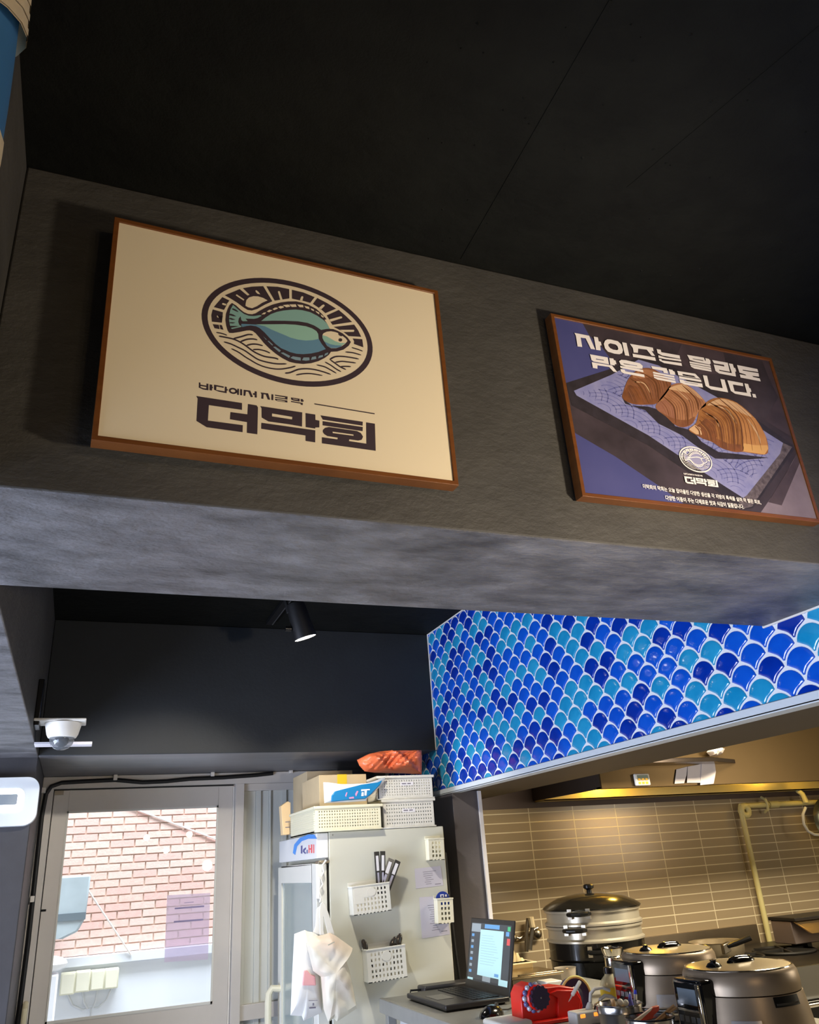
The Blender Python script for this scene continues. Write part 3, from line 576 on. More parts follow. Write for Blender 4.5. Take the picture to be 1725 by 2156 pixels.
# headline
H2, KH = (1200, 690), 210/1725
h2 = lambda p: S2.local(p, H2, KH)
X_ = lambda pts: [(x+1642.9, y+246.4) for x, y in pts]
HEADL = [([(70,100),(325,150),(430,388),(355,378),(265,195),(178,182),(205,345),(125,335),(95,150)],[]),([(405,165),(475,178),(490,245),(525,255),(540,315),(515,320),(525,405),(447,395)],[]),
 ([(600,235),(640,212),(700,215),(820,245),(880,300),(910,400),(895,450),(850,470),(760,460),(650,425),(600,370),(578,290)],[[(655,300),(690,280),(780,300),(815,330),(830,380),(810,400),(740,390),(690,365),(660,330)]]),([(895,262),(970,275),(1020,500),(945,488)],[]),
 ([(1028,288),(1425,355),(1440,415),(1405,415),(1465,500),(1405,495),(1320,390),(1172,372),(1168,445),(1095,440),(1080,360)],[]),([(1075,460),(1465,525),(1480,585),(1085,515)],[]),
 ([(1490,380),(1562,392),(1572,434),(1888,490),(1898,548),(1590,492),(1510,450)],[]),([(1520,487),(1643,524),(1908,560),(1920,594),(1643,554),(1526,530)],[]),([(1530,548),(1575,556),(1582,576),(1920,622),(1931,672),(1620,622),(1540,580)],[])]
HEADL += [(X_(a), [X_(q) for q in b]) for a, b in (([(375,233),(665,282),(685,335),(700,340),(690,290),(755,305),(760,320),(775,325),(785,385),(770,388),(772,402),(520,350),(420,320),(395,270)],[[(465,295),(650,325),(660,340),(480,308)]]),
 ([(415,345),(775,412),(785,442),(420,375)],[]),([(425,385),(785,452),(790,484),(430,412)],[]),([(437,420),(515,434),(792,492),(800,525),(500,470),(442,437)],[]),
 ([(808,322),(1078,370),(1115,525),(925,490),(935,510),(1150,550),(1095,380),(1165,392),(1185,455),(1208,462),(1225,520),(1205,525),(1220,608),(930,555),(865,510),(835,400),(1020,435),(1010,405),(840,378)],[]),
 ([(1238,408),(1590,478),(1605,530),(1335,490),(1340,505),(1610,550),(1620,610),(1500,595),(1520,615),(1630,640),(1648,692),(1300,625),(1285,570),(1400,590),(1380,570),(1280,540),(1250,450)],[]),
 ([(55,480),(125,495),(130,510),(160,525),(172,575),(140,580),(80,570)],[]),([(203,510),(515,560),(605,650),(225,585)],[[(295,562),(490,595),(530,630),(300,590)]]),([(232,600),(615,665),(625,705),(240,640)],[]),
 ([(240,655),(315,668),(320,680),(635,730),(650,798),(330,745),(255,710)],[[(330,700),(560,738),(565,745),(340,710)]]),([(648,585),(720,595),(760,770),(990,810),(950,650),(1022,662),(1085,882),(790,830),(695,770)],[]),
 ([(1070,672),(1340,722),(1345,775),(1165,745),(1195,860),(1410,890),(1365,725),(1430,738),(1450,805),(1470,812),(1488,868),(1465,875),(1485,958),(1205,905),(1130,855)],[]),([(1500,905),(1555,912),(1575,975),(1515,965)],[]))]
HEADL += [([(338,470),(645,525),(668,645),(400,595),(365,570),(350,510)],[[(440,545),(575,568),(580,580),(445,560)]]),([(672,535),(745,545),(752,570),(780,578),(798,640),(765,645),(770,665),(690,650)],[]),([(370,605),(720,665),(812,780),(745,770),(670,690),(468,660),(468,720),(390,705)],[]),
 ([(840,590),(880,565),(960,572),(1200,625),(1250,670),(1245,720),(1180,720),(960,685),(870,650)],[[(910,625),(1150,665),(1155,675),(930,640)]]),([(858,668),(1255,740),(1265,782),(870,705)],[]),([(865,725),(940,738),(950,765),(1275,820),(1285,868),(920,800),(875,770)],[]),
 ([(1395,672),(1665,712),(1690,805),(1615,790),(1600,755),(1420,720)],[]),([(1425,770),(1795,845),(1800,875),(1432,802)],[]),([(1435,815),(1805,888),(1812,918),(1440,845)],[]),([(1440,856),(1500,868),(1815,930),(1825,968),(1510,908),(1450,878)],[])]
for o, hs in HEADL: S2.fill(h2(o), 17, 11, [h2(h) for h in hs])
# the same emblem and name small, in white
qc = S2.px(1420+380*.11594, 930+330*.11594)
qa = (S2.px(1420+685*.11594, 930+400*.11594)-S2.px(1420+78*.11594, 930+240*.11594)).x/2
kk = qa/RA
emblem_at = lambda p: Vector((qc.x+(p[0]-ctr.x)*kk, qc.y+(p[1]-ctr.y)*kk))
gsave = S2.lay
class Shift:
    def fill(s, p, m, l, h=()): S2.fill(p, m, l+10, h)
    def stroke(s, p, w, m, l, taper=0): S2.stroke(p, w, m, l+10, taper)
emblem(Shift(), emblem_at, (17, 17, 5, 18, 18, 18, 18))
tb = t1([(28, 292), (2450, 1288)])
q0, q1 = S2.px(1420+160*.11594, 930+635*.11594), S2.px(1420+790*.11594, 930+838*.11594)
kx = (q1.x-q0.x)/(t1(F_([(1650, 1288)]))[0].x-tb[0].x); kz = (q0.y-q1.y)/(tb[0].y-t1(F_([(1650, 1288)]))[0].y)
name_at = lambda p: Vector((q0.x+(p[0]-tb[0].x)*kx, q0.y+(p[1]-tb[0].y)*kz))
for o, hs in BIG+SMALL: S2.fill([name_at(p) for p in t1(o)], 17, 12, [[name_at(p) for p in t1(h)] for h in hs])
def text_poly(body, bold=0.0):
    cu = bpy.data.curves.new('t', 'FONT'); cu.body = body; cu.resolution_u = 3; cu.offset = bold; cu.size = 1
    ob = bpy.data.objects.new('t', cu); COL.objects.link(ob)
    dg = bpy.context.evaluated_depsgraph_get(); me = bpy.data.meshes.new_from_object(ob.evaluated_get(dg))
    vs = [tuple(v.co) for v in me.vertices]; fs = [tuple(p.vertices) for p in me.polygons]
    bpy.data.objects.remove(ob); bpy.data.curves.remove(cu); bpy.data.meshes.remove(me)
    return vs, fs
def text_on(sh, body, a, b, hpx, m, lay, bold=.02):
    """lay one line of lettering from local point a to local point b"""
    vs, fs = text_poly(body, bold)
    if not vs: return
    x0, x1 = min(v[0] for v in vs), max(v[0] for v in vs); y0, y1 = min(v[1] for v in vs), max(v[1] for v in vs)
    d = (b-a); k = d.length/(x1-x0); d = d.normalized(); n = Vector((-d.y, d.x)); y = -.00022*lay
    kz = hpx/(y1-y0)
    sh.g.add([((a+d*((v[0]-x0)*k)+n*((v[1]-y0)*kz)).x, y, (a+d*((v[0]-x0)*k)+n*((v[1]-y0)*kz)).y) for v in vs], fs, m)
text_on(S2, '더막회의 막회는 오늘 잡아올린 다양한 생선을 각 지방의 특색을 살려 막 썰은 회로,', S2.px(1353.5, 1030), S2.px(1602, 1064), .0108, 17, 12, .025)
text_on(S2, '다양한 어종이 주는 다채로운 맛과 식감이 일품입니다.', S2.px(1401, 1054), S2.px(1566, 1073), .0108, 17, 12, .025)
pn = lambda n, c, c2=None, v=60: mat(n, c, .4, rgb2=c2, vscale=v)
frame_up(S2, 'framed_poster', 'dark blue framed poster with three brown sea snails on a tray and white Korean headline', .024,
  [pn('night_print', (50, 43, 46), (72, 62, 68), 9), pn('indigo_print', (68, 70, 120), (76, 77, 126), 8), pn('mauve_print', (128, 116, 128), (112, 100, 112), 14), pn('umber_print', (78, 66, 72), (62, 52, 56), 12), pn('tray_black_print', (44, 39, 42), (56, 50, 56), 40), pn('tray_glaze_print', (142, 142, 182), (122, 124, 172), 30), pn('tray_rim_print', (70, 62, 66), (110, 100, 106), 90), pn('tray_line_print', (100, 102, 156)),
   pn('snail_dark_print', (140, 92, 62), (118, 74, 50), 26), pn('snail_mid_print', (172, 122, 88), (152, 102, 70), 26), pn('snail_front_print', (164, 112, 66), (136, 86, 46), 30), pn('snail_rose_print', (158, 108, 84), (140, 92, 72), 30), pn('snail_umber_print', (136, 84, 50), (104, 66, 44), 40), pn('snail_amber_print', (188, 134, 82), (172, 116, 66), 20), pn('snail_light_print', (204, 166, 128)), pn('snail_lip_print', (206, 158, 98)), pn('snail_seam_print', (108, 68, 42)), pn('white_print', (232, 226, 222)), pn('grey_lilac_print', (150, 148, 180))])
# ---------------- life ring on the left beam, cut by the picture's corner
lc = Vector((-.14, .22, 2.08))
t = thing('life_ring', 'blue life ring with cream wrapped bands hanging high at the left edge', 'life ring', lc)
part('ring_body', MB().torus(lc, (1, 0, 0), .25, .045, 72, 20), mat('sea_blue_paint', (70, 128, 178), .45), t)
bandm = mat('cream_wrap', (226, 208, 168), .7)
for a0, a1, k in ((22, 58, 1.13), (-30, 1, 1.03), (120, 165, 1.13)):
    g = MB(); A0, A1 = math.radians(a0-180), math.radians(a1-180)
    g.torus(lc, (1, 0, 0), .25, .045*k, 20, 20, 0, A0, A1)
    nn = 14
    for i in range(nn if k > 1.1 else 0): g.torus(lc, (1, 0, 0), .25, .045*k+.0008, 1, 20, 0, A0+(A1-A0)*(i+.1)/nn, A0+(A1-A0)*(i+.55)/nn)
    part('wrap_band', g, bandm, t)
# ------------------------------------------------------------------ spotlight on its ceiling track
e0 = onZ(568, 1322, 2.72); xt = e0.x
t = thing('track_spotlight', 'black spotlight shining down from the ceiling track behind the beam', 'spotlight', (.79, 3.12, 2.46))
hd, fc = Vector((.80, 3.13, 2.60)), onY(643, 1342, 3.15)
ax = (fc-Vector((fc.x-.085, fc.y-.02, fc.z+.20))).normalized()
n_ = Vector((.30, .05, -.95)).normalized()
back = fc-n_*.155
part('head', MB().lathe([(.030, 0), (.037, .004), (.040, .02), (.044, .10), (.049, .15), (.049, .158), (.045, .158), (.044, .150)], back, n_, 28), mat('matt_black_lamp', (20, 20, 22), .45), t)
part('lens', MB().lathe([(.0445, 0), (.0445, .003)], back+n_*.1535, n_, 28), mat('lamp_glow', (255, 250, 235), .5, emit=14), t)
part('stem', MB().tube([back+n_*.05+Vector((-.04, 0, 0)), back+n_*.02+Vector((-.055, 0, .07)), (xt, back.y-.02, 2.72)], .009, 10).box((xt-.02, back.y-.10, 2.71), (xt+.02, back.y+.06, 2.735)), mat('matt_black_lamp', (20, 20, 22), .45), t, bevel=.002)
part('adjuster_knob', MB().tube([back+n_*.12+Vector((-.05, 0, 0)), back+n_*.12+Vector((-.075, 0, 0))], .011, 12), BLACKP, t)
lamp('spotlight_beam', 'SPOT', fc+n_*.012, 52, (255, 246, 228), (1.33, 3.72, 1.35), spot_size=math.radians(95), spot_blend=.6, shadow_soft_size=.035)
single('ceiling_track', MB().box((xt-.018, 1.7, 2.735), (xt+.018, e0.y, ZC)).box((xt+.010, 1.7, 2.733), (xt+.0145, e0.y-.005, 2.7365), 1), [mat('matt_black_lamp', (20, 20, 22), .45), mat('track_conductor', (150, 148, 150), .3, .8)], 'black lighting track on the dark ceiling behind the beam', 'lighting track', bevel=.001)
# ------------------------------------------------------------------ dome camera
DY = 3.35
cc = onY(137, 1524, DY)
t = thing('dome_camera', 'white dome security camera on a bracket in the upper left corner', 'security camera', cc)
kx = DY*.00063
part('bracket', MB().box((XL+.0005, cc.y-.05, cc.z-.012), (XL+.02, cc.y+.07, cc.z+.16)).box((XL, cc.y-.06, cc.z+.002), (cc.x+.075, cc.y+.06, cc.z+.012), 1), [BLACKP, WHITEP], t, bevel=.003)
part('housing', MB().lathe([(.060, 0), (.066, -.004), (.062, -.02), (.056, -.045), (.050, -.056), (.042, -.058)], cc+Vector((-.005, 0, .004)), (0, 0, 1), 32), WHITEP, t)
part('dome', MB().lathe([(.0445, -.056), (.044, -.066), (.038, -.083), (.026, -.095), (.012, -.101), (.0005, -.102)], cc+Vector((-.005, 0, .004)), (0, 0, 1), 28), mat('smoked_dome', (120, 126, 132), .06, .15, alpha=.55, coat=.6), t)
part('lens', MB().sphere(cc+Vector((-.005, -.008, -.062)), .026, 16), BLACKM, t)
lz = onY(140, 1567, 3.55)
single('wall_shelf_bar', MB().box((XL, lz.y-.03, lz.z-.006), (onY(194, 1567, 3.55).x, lz.y+.03, lz.z+.006)), mat('white_painted_bar', (222, 218, 222), .4), 'thin white bar on the wall just below the dome camera', 'bar', bevel=.002)
# ------------------------------------------------------------------ wall light cut by the left edge
YW = YH+.04
a, b = onY(-120, 1640, YW-.05), onY(74, 1737, YW-.05)
def rrect(x0, z0, x1, z1, r, n=8):
    P = []
    for (cx, cz, s) in ((x1-r, z0+r, -90), (x1-r, z1-r, 0), (x0+r, z1-r, 90), (x0+r, z0+r, 180)):
        for i in range(n+1):
            q = math.radians(s+90*i/n); P.append((cx+r*math.cos(q), cz+r*math.sin(q)))
    return P
t = thing('wall_light', 'white rounded wall light with a glowing loop at the left edge', 'wall light', ((a.x+b.x)/2, YW, b.z))
def slab(g, P, y0, y1, m=0): g.prism([(x, y0, z) for x, z in P], (0, y1-y0, 0), m); return g
part('housing', slab(MB(), rrect(a.x, b.z, b.x, a.z, .05), YW-.05, YW), mat('pale_grey_housing', (216, 222, 224), .35), t, bevel=.012, seg=4)
c0, c1 = onY(-90, 1663, YW-.052), onY(47.5, 1708, YW-.052)
part('light_loop', slab(MB(), rrect(c0.x, c1.z, c1.x, c0.z, .032), YW-.053, YW-.045), mat('light_loop_glow', (240, 248, 255), .4, emit=3.2), t)
i0, i1 = onY(-70, 1675, YW-.054), onY(35, 1694, YW-.054)
part('centre_panel', slab(MB(), rrect(i0.x, i1.z, i1.x, i0.z, .006), YW-.0545, YW-.05), mat('grey_centre_panel', (150, 158, 162), .5), t)
# ------------------------------------------------------------------ refrigerator with a glass door, seen from its side
FX0, FX1, FY0, FY1, FZ = 1.045, 1.604, 3.67, 4.42, 1.752
t = FR = thing('display_refrigerator', 'tall pale grey refrigerator whose side panel faces the viewer', 'refrigerator', ((FX0+FX1)/2, (FY0+FY1)/2, 0))
BODY = mat('fridge_enamel', (206, 206, 192), .32, var=.02, vscale=3)
part('body', MB().box((FX0, FY0, .03), (FX1, FY1, FZ)), BODY, t, bevel=.004)
sz = onY(690, 1806, FY0).z
part('sign_panel', MB().box((FX0-.055, FY0+.002, sz), (FX0-.002, FY1, FZ-.002)), mat('fridge_sign_white', (226, 228, 228), .35), t, bevel=.003)
SX = FX0-.0553
def sideprint(pts, m, g, d=.0005): g.prism([(SX-d, p.y, p.z) for p in [onX(*q, SX) for q in pts]], (-.0004, 0, 0), m)
g = MB()
sideprint([(617,1796),(620,1778),(632,1764),(650,1757),(662,1757),(668,1766),(650,1766),(636,1771),(626,1782),(622,1800)], 0, g)
for q in ([(634,1781),(637,1780),(637,1797),(634,1797)],[(639,1788),(644,1784),(645,1787),(641,1792),(645,1796),(643,1798),(638,1793)],[(646,1789),(648,1789),(648,1797),(646,1797)]): sideprint(q, 1, g)
for q in ([(650,1779),(652,1779),(652,1796),(650,1796)],[(652,1786),(655,1786),(655,1789),(652,1789)],[(655,1778),(658,1778),(658,1796),(655,1796)],[(660,1778),(662,1778),(662,1796),(660,1796)]): sideprint(q, 2, g)
part('sign_print', g, [mat('sky_blue_print', (66, 148, 232), .5), mat('dark_blue_print', (70, 76, 140), .5), mat('red_print', (226, 92, 96), .5)], t, smooth=None)
dz1 = onY(680, 1818, FY0).z
D = part('door', MB().box((FX0-.060, FY0, .10), (FX0-.012, FY0+.075, dz1)).box((FX0-.060, FY1-.075, .10), (FX0-.012, FY1, dz1)).box((FX0-.060, FY0+.075, dz1-.075), (FX0-.012, FY1-.075, dz1)).box((FX0-.060, FY0+.075, .10), (FX0-.012, FY1-.075, .2)), mat('white_door_frame', (222, 222, 212), .35), t, bevel=.003)
part('door_glass', MB().box((FX0-.05, FY0+.07, .19), (FX0-.035, FY1-.07, dz1-.07)), mat('door_glass_grey', (158, 172, 170), .12, coat=.4), t)
part('door_seal', MB().box((FX0-.0125, FY0+.012, .10), (FX0+.002, FY1-.01, dz1-.01)), ALUD, t)
part('hinge', MB().box((FX0-.05, FY0-.004, dz1), (FX0+.0, FY0+.05, dz1+.012)), STEELD, t, bevel=.002)
hp = onY(604, 2078, FY1-.06)
part('door_handle', MB().tube([(FX0-.06, FY1-.05, hp.z-.005), (FX0-.10, FY1-.05, hp.z), (FX0-.115, FY1-.05, hp.z-.02), (FX0-.118, FY1-.05, hp.z-.06), (FX0-.118, FY1-.05, hp.z-.42), (FX0-.10, FY1-.05, hp.z-.46), (FX0-.06, FY1-.05, hp.z-.46)], .016, 10), mat('ivory_handle', (212, 208, 186), .4), t)
part('screw', MB().sphere(onY(700.5, 1757+1, FY0), .003, 8), STEEL, t)
# ---- perforated baskets on top
def lattice(g, o, ex, ez, ny, w, h, nx, nz, sx, sz_, th, m=0, rim=.014):
    """perforated wall: solid border, strips leaving nx x nz holes of sx by sz_"""
    o, ex, ez = Vector(o), Vector(ex), Vector(ez); nrm = Vector(ny)
    def bar(x0, x1, z0, z1, q=0): 
        c = o+ex*((x0+x1)/2)+ez*((z0+z1)/2)+nrm*(th/2+q); g.obox(c, ex*((x1-x0)/2), nrm*(th/2-q), ez*((z1-z0)/2), m)
    px, pz = (w-2*rim)/nx, (h-2*rim)/nz
    for i in range(nx+1):
        c = rim+i*px; bar(0 if i == 0 else c-(px-sx)/2, w if i == nx else c+(px-sx)/2, 0, h)
    for j in range(nz+1):
        c = rim+j*pz; bar(.0003, w-.0003, 0 if j == 0 else c-(pz-sz_)/2, h if j == nz else c+(pz-sz_)/2, .0002)
def storage_basket(x0, x1, y0, y1, z0, z1, label, mt, nx, ribs=False, tagpx=None):
    t = thing('storage_basket', label, 'basket', ((x0+x1)/2, (y0+y1)/2, z0), 'storage baskets on the refrigerator')
    g = MB(); tp = .012; hgt = z1-z0
    lattice(g, (x0, y0, z0), (1, 0, 0), (0, 0, 1), (0, 1, 0), x1-x0, hgt, nx, 6, .0048, .0052, .004)
    if ribs:
        g.box((x0, y0+.004, z0), (x0+.004, y1, z1))
        for k in range(9): zz = z0+.012+k*(hgt-.03)/8; g.box((x0-.003, y0+.012, zz), (x0+.001, y1-.01, zz+.0045))
    else: lattice(g, (x0, y1, z0), (0, -1, 0), (0, 0, 1), (1, 0, 0), y1-y0, hgt, int(nx*1.2), 6, .0048, .0052, .004)
    g.box((x1-.004, y0, z0), (x1, y1, z1)).box((x0, y1-.004, z0), (x1, y1, z1)).box((x0, y0, z0), (x1, y1, z0+.005))
    part('basket_body', g, mt, t)
    r = MB(); e = .006
    for A, B in (((x0-e, y0-e, z1-.008), (x1+e, y0+.006, z1+.004)), ((x0-e, y1-.006, z1-.008), (x1+e, y1+e, z1+.004)), ((x0-e, y0, z1-.008), (x0+.006, y1, z1+.004)), ((x1-.006, y0, z1-.008), (x1+e, y1, z1+.004)),
                 ((x0-.004, y0-.004, z0-.000), (x1+.004, y0+.004, z0+.006))): r.box(A, B)
    part('rim', r, mt, t, bevel=.002)
    if tagpx:
        q = onY(*tagpx, y0-.001)
        part('name_tag', MB().box((q.x-.032, y0-.0012, q.z-.008), (q.x+.032, y0-.0002, q.z+.008)).box((q.x-.026, y0-.0016, q.z-.002), (q.x-.004, y0-.0011, q.z+.003), 1).box((q.x+.002, y0-.0016, q.z-.002), (q.x+.02, y0-.0011, q.z+.003), 1), [PAPER, INKG], t, smooth=None)
    return t
YB1 = 3.652
l0, l1 = onY(664, 1755, YB1), onY(805, 1741, YB1); l2 = onY(662, 1702, YB1)
YE = onX(612, 1757, l0.x).y
IV = mat('ivory_basket', (228, 224, 196), .4); WB = mat('white_basket', (218, 216, 206), .4)
storage_basket(l0.x, l1.x, YB1, min(YE, 4.15), FZ+.001, FZ+.001+(l2.z-l0.z), 'ivory perforated basket jutting out over the front left of the refrigerator top', IV, 24, True)
YB2 = 3.672
r0, r1 = onY(808, 1738, YB2), onY(917, 1733, YB2); r2 = onY(860, 1684, YB2)
zt2 = r2.z
storage_basket(r0.x, r1.x, YB2, 3.91, FZ+.001, zt2, 'white perforated basket on the right of the refrigerator top, under another basket', WB, 19, False, (861, 1706))
u0, u1 = onY(797, 1670, YB2), onY(914, 1672, YB2); u2 = onY(860, 1634, YB2)
storage_basket(u0.x, u1.x, YB2+.004, 3.91, zt2+.0045, u2.z, 'white perforated basket stacked on another, under the orange bag', WB, 20, False, (857, 1650))
# ---- boxes behind
def carton(name, x0, x1, y0, y1, z0, z1, label, tape=None, rot=0):
    t = thing(name, label, 'box', ((x0+x1)/2, (y0+y1)/2, z0))
    part('box_body', MB().box((x0, y0, z0), (x1, y1, z1)), KRAFT, t, bevel=.002)
    if tape: part('tape', MB().box((tape[0], y0-.0008, z0+(z1-z0)*.35), (tape[1], y1+.0008, z1+.0008)).box((tape[0], y0-.0012, z0+(z1-z0)*.35), (tape[1], y0, z1)), mat('yellow_tape', (222, 186, 40), .35), t)
    return t
c0, c1 = onY(672, 1632, 3.82), onY(771, 1625, 3.82)
zc = onY(672, 1681, 3.82).z
tq = (onY(710, 1630, 3.82).x, onY(730, 1630, 3.82).x)
carton('cardboard_box', c0.x, c1.x, 3.82, 4.145, FZ+.0065+(l2.z-l0.z), c0.z, 'cardboard box with yellow tape on the ivory basket', tq)
c0, c1 = onY(646, 1624, 4.2), onY(742, 1621, 4.2)
carton('cardboard_box', onX(620, 1640, c0.x).x, c1.x, 4.2, 4.5, FZ+.001, c0.z, 'brown cardboard box at the back left of the refrigerator top')
c0 = onY(592, 1692, 4.24); c1 = onY(612, 1757, 4.24)
t = thing('folded_carton', 'tan folded carton leaning at the left end of the ivory basket', 'carton', (c0.x, 4.24, FZ))
part('board', MB().prism([onY(*p, 4.18) for p in ((592, 1697), (606, 1687), (612, 1690), (612, 1757), (596, 1758))], (0, .05, 0)), mat('tan_board', (226, 196, 150), .7), t, bevel=.002)
for dz in (.03, .055): part('print', MB().box((c0.x+.008, 4.1785, c1.z+dz), (c0.x+.03, 4.1799, c1.z+dz+.0035)), INKG, t)
# ---- puffy soft shapes from an outline
def puffy(g, pts, nrm, depth, m=0, rings=6, wr=.0, freq=18, seed=1, back=.35):
    pts = [Vector(p) for p in pts]; nrm = Vector(nrm).normalized(); c = sum(pts, Vector())/len(pts)
    P = []
    for i in range(len(pts)):                                     # resample the outline
        a, b = pts[i], pts[(i+1) % len(pts)]
        for j in range(4): P.append(a.lerp(b, j/4))
    rs = random.Random(seed); n = len(P); ph = [rs.uniform(0, 6.28) for _ in range(6)]
    def lay(sg, dp):
        vs = []
        for k in range(rings+1):
            f = 1-k/(rings+.0)*.97; h = math.sqrt(max(0, 1-f*f))*dp
            for p in P:
                q = c+(p-c)*f
                w = wr*(1-f**4)*(math.sin(q.x*freq*3+q.z*freq*2.2+ph[0])+.7*math.sin(q.x*freq*1.7-q.z*freq*4.1+ph[1])+.5*math.sin(q.z*freq*7+q.x*freq*5+ph[2])+.4*math.sin((q.x-q.z)*freq*11+ph[3]))
                vs.append(q+nrm*(sg*h+w*sg))
        return vs
    for sg, dp in ((1, depth), (-1, depth*back)):
        vs = lay(sg, dp); fs = []
        for k in range(rings):
            for i in range(n):
                q = (k*n+i, k*n+(i+1) % n, (k+1)*n+(i+1) % n, (k+1)*n+i); fs.append(q if sg > 0 else q[::-1])
        fs.append(tuple(rings*n+i for i in range(n)))
        g.add(vs, fs, m)
    return g
Q = lambda pts, Y: [onY(x, y, Y) for x, y in pts]
ob = puffy(MB(), Q([(752,1600),(775,1588),(800,1582),(840,1581),(888,1580),(889,1600),(888,1630),(860,1629),(825,1628),(790,1627),(768,1624),(757,1612)], 3.80), (-.1, -1, .1), .07, wr=.016, freq=17, seed=4, rings=16)
single('plastic_bag', ob, mat('orange_film', (222, 112, 72), .3, coat=.25, bump=.25, bscale=30), 'crumpled orange plastic bag on top of the white baskets', 'bag')
YP = 3.662
t = thing('wet_wipe_pack', 'blue and white soft pack lying on the ivory basket', 'pack', onY(740, 1688, YP))
part('pouch', puffy(MB(), Q([(681,1647),(690,1650),(720,1651),(770,1649),(800,1643),(812,1636),(808,1648),(790,1667),(774,1680),(772,1686),(735,1689),(700,1690),(683,1691)], YP), (0, -1, .25), .022, wr=.0022, freq=16, seed=2), mat('white_film', (228, 234, 236), .25, coat=.4), t)
g = MB(); g.prism(Q([(699,1674),(705,1666),(760,1652),(795,1647),(806,1642),(800,1653),(782,1672),(770,1681),(730,1684),(698,1687)], YP-.026), (0, .012, -.003))
part('blue_print', g, mat('wipe_pack_blue', (28, 128, 186), .28, coat=.3), t, bevel=.003)
g = MB()
for q in ([(761,1662),(779,1661),(779,1664),(773,1664),(772,1675),(768,1675),(768,1665),(761,1666)],[(762,1668),(766,1668),(766,1676),(761,1676)]): g.prism(Q(q, YP-.0275), (0, .002, 0))
part('lettering', g, PAPER, t, smooth=None)
g = MB()
for q in ([(727,1675),(730,1668),(732,1668),(729,1678)],[(748,1672),(752,1665),(755,1666),(750,1677)],[(735,1679),(745,1677),(746,1681),(736,1682)]): g.prism(Q(q, YP-.0275), (0, .002, 0))
part('pink_figures', g, mat('pink_print', (206, 150, 190), .4), t, smooth=None)
# ---- magnetic baskets and notes on the refrigerator side
def magnet_basket(pc, w, h, d, nx, nz, label, mt, tilt=0, emb=True, solid=None, name='magnetic_basket'):
    """pc: photo pixel of the front panel's lower-left corner"""
    y0 = FY0-d-.001; o = onY(*pc, y0)
    t = thing(name, label, 'basket', (o.x+w/2, FY0, o.z), None)
    t.rotation_euler = (0, tilt, 0)
    g = MB(); x0, z0 = -w/2, 0.0
    lattice(g, (x0, -d, z0), (1, 0, 0), (0, 0, 1), (0, 1, 0), w, h, nx, nz, w/nx*.42, h/nz*.45, .003, rim=.010)
    if solid:
        for a in solid: g.box((x0+a[0]*w, -d-.0008, z0+a[1]*h), (x0+a[2]*w, -d+.0025, z0+a[3]*h))
    if emb: g.prism([(x0+w*(.5+.13*math.cos(q)), -d-.0015, z0+h*(.74+.15*math.sin(q))) for q in [k*math.pi/8 for k in range(16)]], (0, .004, 0))
    g.box((x0-.003, -d, z0), (x0, -.001, z0+h)).box((x0+w, -d, z0), (x0+w+.003, -.001, z0+h)).box((x0-.003, -d, z0), (x0+w+.003, -.001, z0+.003)).box((x0-.003, -.004, z0), (x0+w+.003, -.0006, z0+h*1.14))
    part('basket_body', g, mt, t, offset=False)
    r = MB().box((x0-.005, -d-.003, z0+h-.004), (x0+w+.005, -d+.004, z0+h+.002)).box((x0-.005, -d-.002, z0+h-.004), (x0+.001, -.001, z0+h+.002)).box((x0+w-.001, -d-.002, z0+h-.004), (x0+w+.005, -.001, z0+h+.002))
    part('rim', r, mt, t, offset=False, bevel=.0015)
    return t, Vector((o.x, y0, o.z))
WP2 = mat('white_basket_plastic', (228, 226, 214), .42)
b1, o1 = magnet_basket((747, 1926), .165, .112, .062, 9, 5, 'white magnetic basket holding black pens on the refrigerator side', WP2, -.045, solid=((.02, .38, .30, .94), (.3, .58, .52, .94)))
b2, o2 = magnet_basket((778, 2069), .168, .122, .062, 9, 5, 'white magnetic basket holding spoons on the refrigerator side, lower one', WP2, -.035)
b3, o3 = magnet_basket((906, 1812), .070, .092, .045, 3, 4, 'small empty white magnetic box at the top right of the refrigerator side', mat('ivory_magnet_box', (230, 226, 202), .42), .02, emb=False)
b4, o4 = magnet_basket((925, 1946), .070, .100, .045, 3, 4, 'small white magnetic box with a blue badge standing in it', mat('ivory_magnet_box', (230, 226, 202), .42), .03, emb=False)
yb = FY0-.03
for i, (p, q, r, lb) in enumerate((((799, 1882), (793, 1793), .012, 'black packet with a white label in the upper basket, leftmost'), ((806, 1882), (806, 1792), .012, 'black packet with a white label in the upper basket, second from left'),
                          ((802, 1875), (824, 1808), .015, 'grey packet leaning right in the upper basket'), ((815, 1875), (838, 1812), .014, 'black packet leaning farthest right in the upper basket'))):
    yy = yb-.012*(i % 2)-(.012 if i == 2 else 0); A, B = onY(*p, yy), onY(*q, yy); dd = (B-A); u = dd.normalized(); s = Vector((u.z, 0, -u.x))
    t = thing('pen_packet', lb, 'packet', A, 'packets in the upper magnetic basket')
    part('sleeve', MB().obox((A+B)/2, s*r, (0, .003, 0), dd/2), mat('dark_sleeve' if i != 2 else 'grey_sleeve', (58, 56, 52) if i != 2 else (118, 114, 104), .4), t, bevel=.0015)
    m0 = A+dd*.72-Vector((0, .0035, 0))
    part('white_label', MB().obox(m0, s*r*.5, (0, .0008, 0), dd*.18), PAPER, t)
    part('tip', MB().obox(A+dd*.3-Vector((0, .0035, 0)), s*r*.35, (0, .001, 0), dd*.2), mat('pen_grey', (176, 174, 190), .4), t)
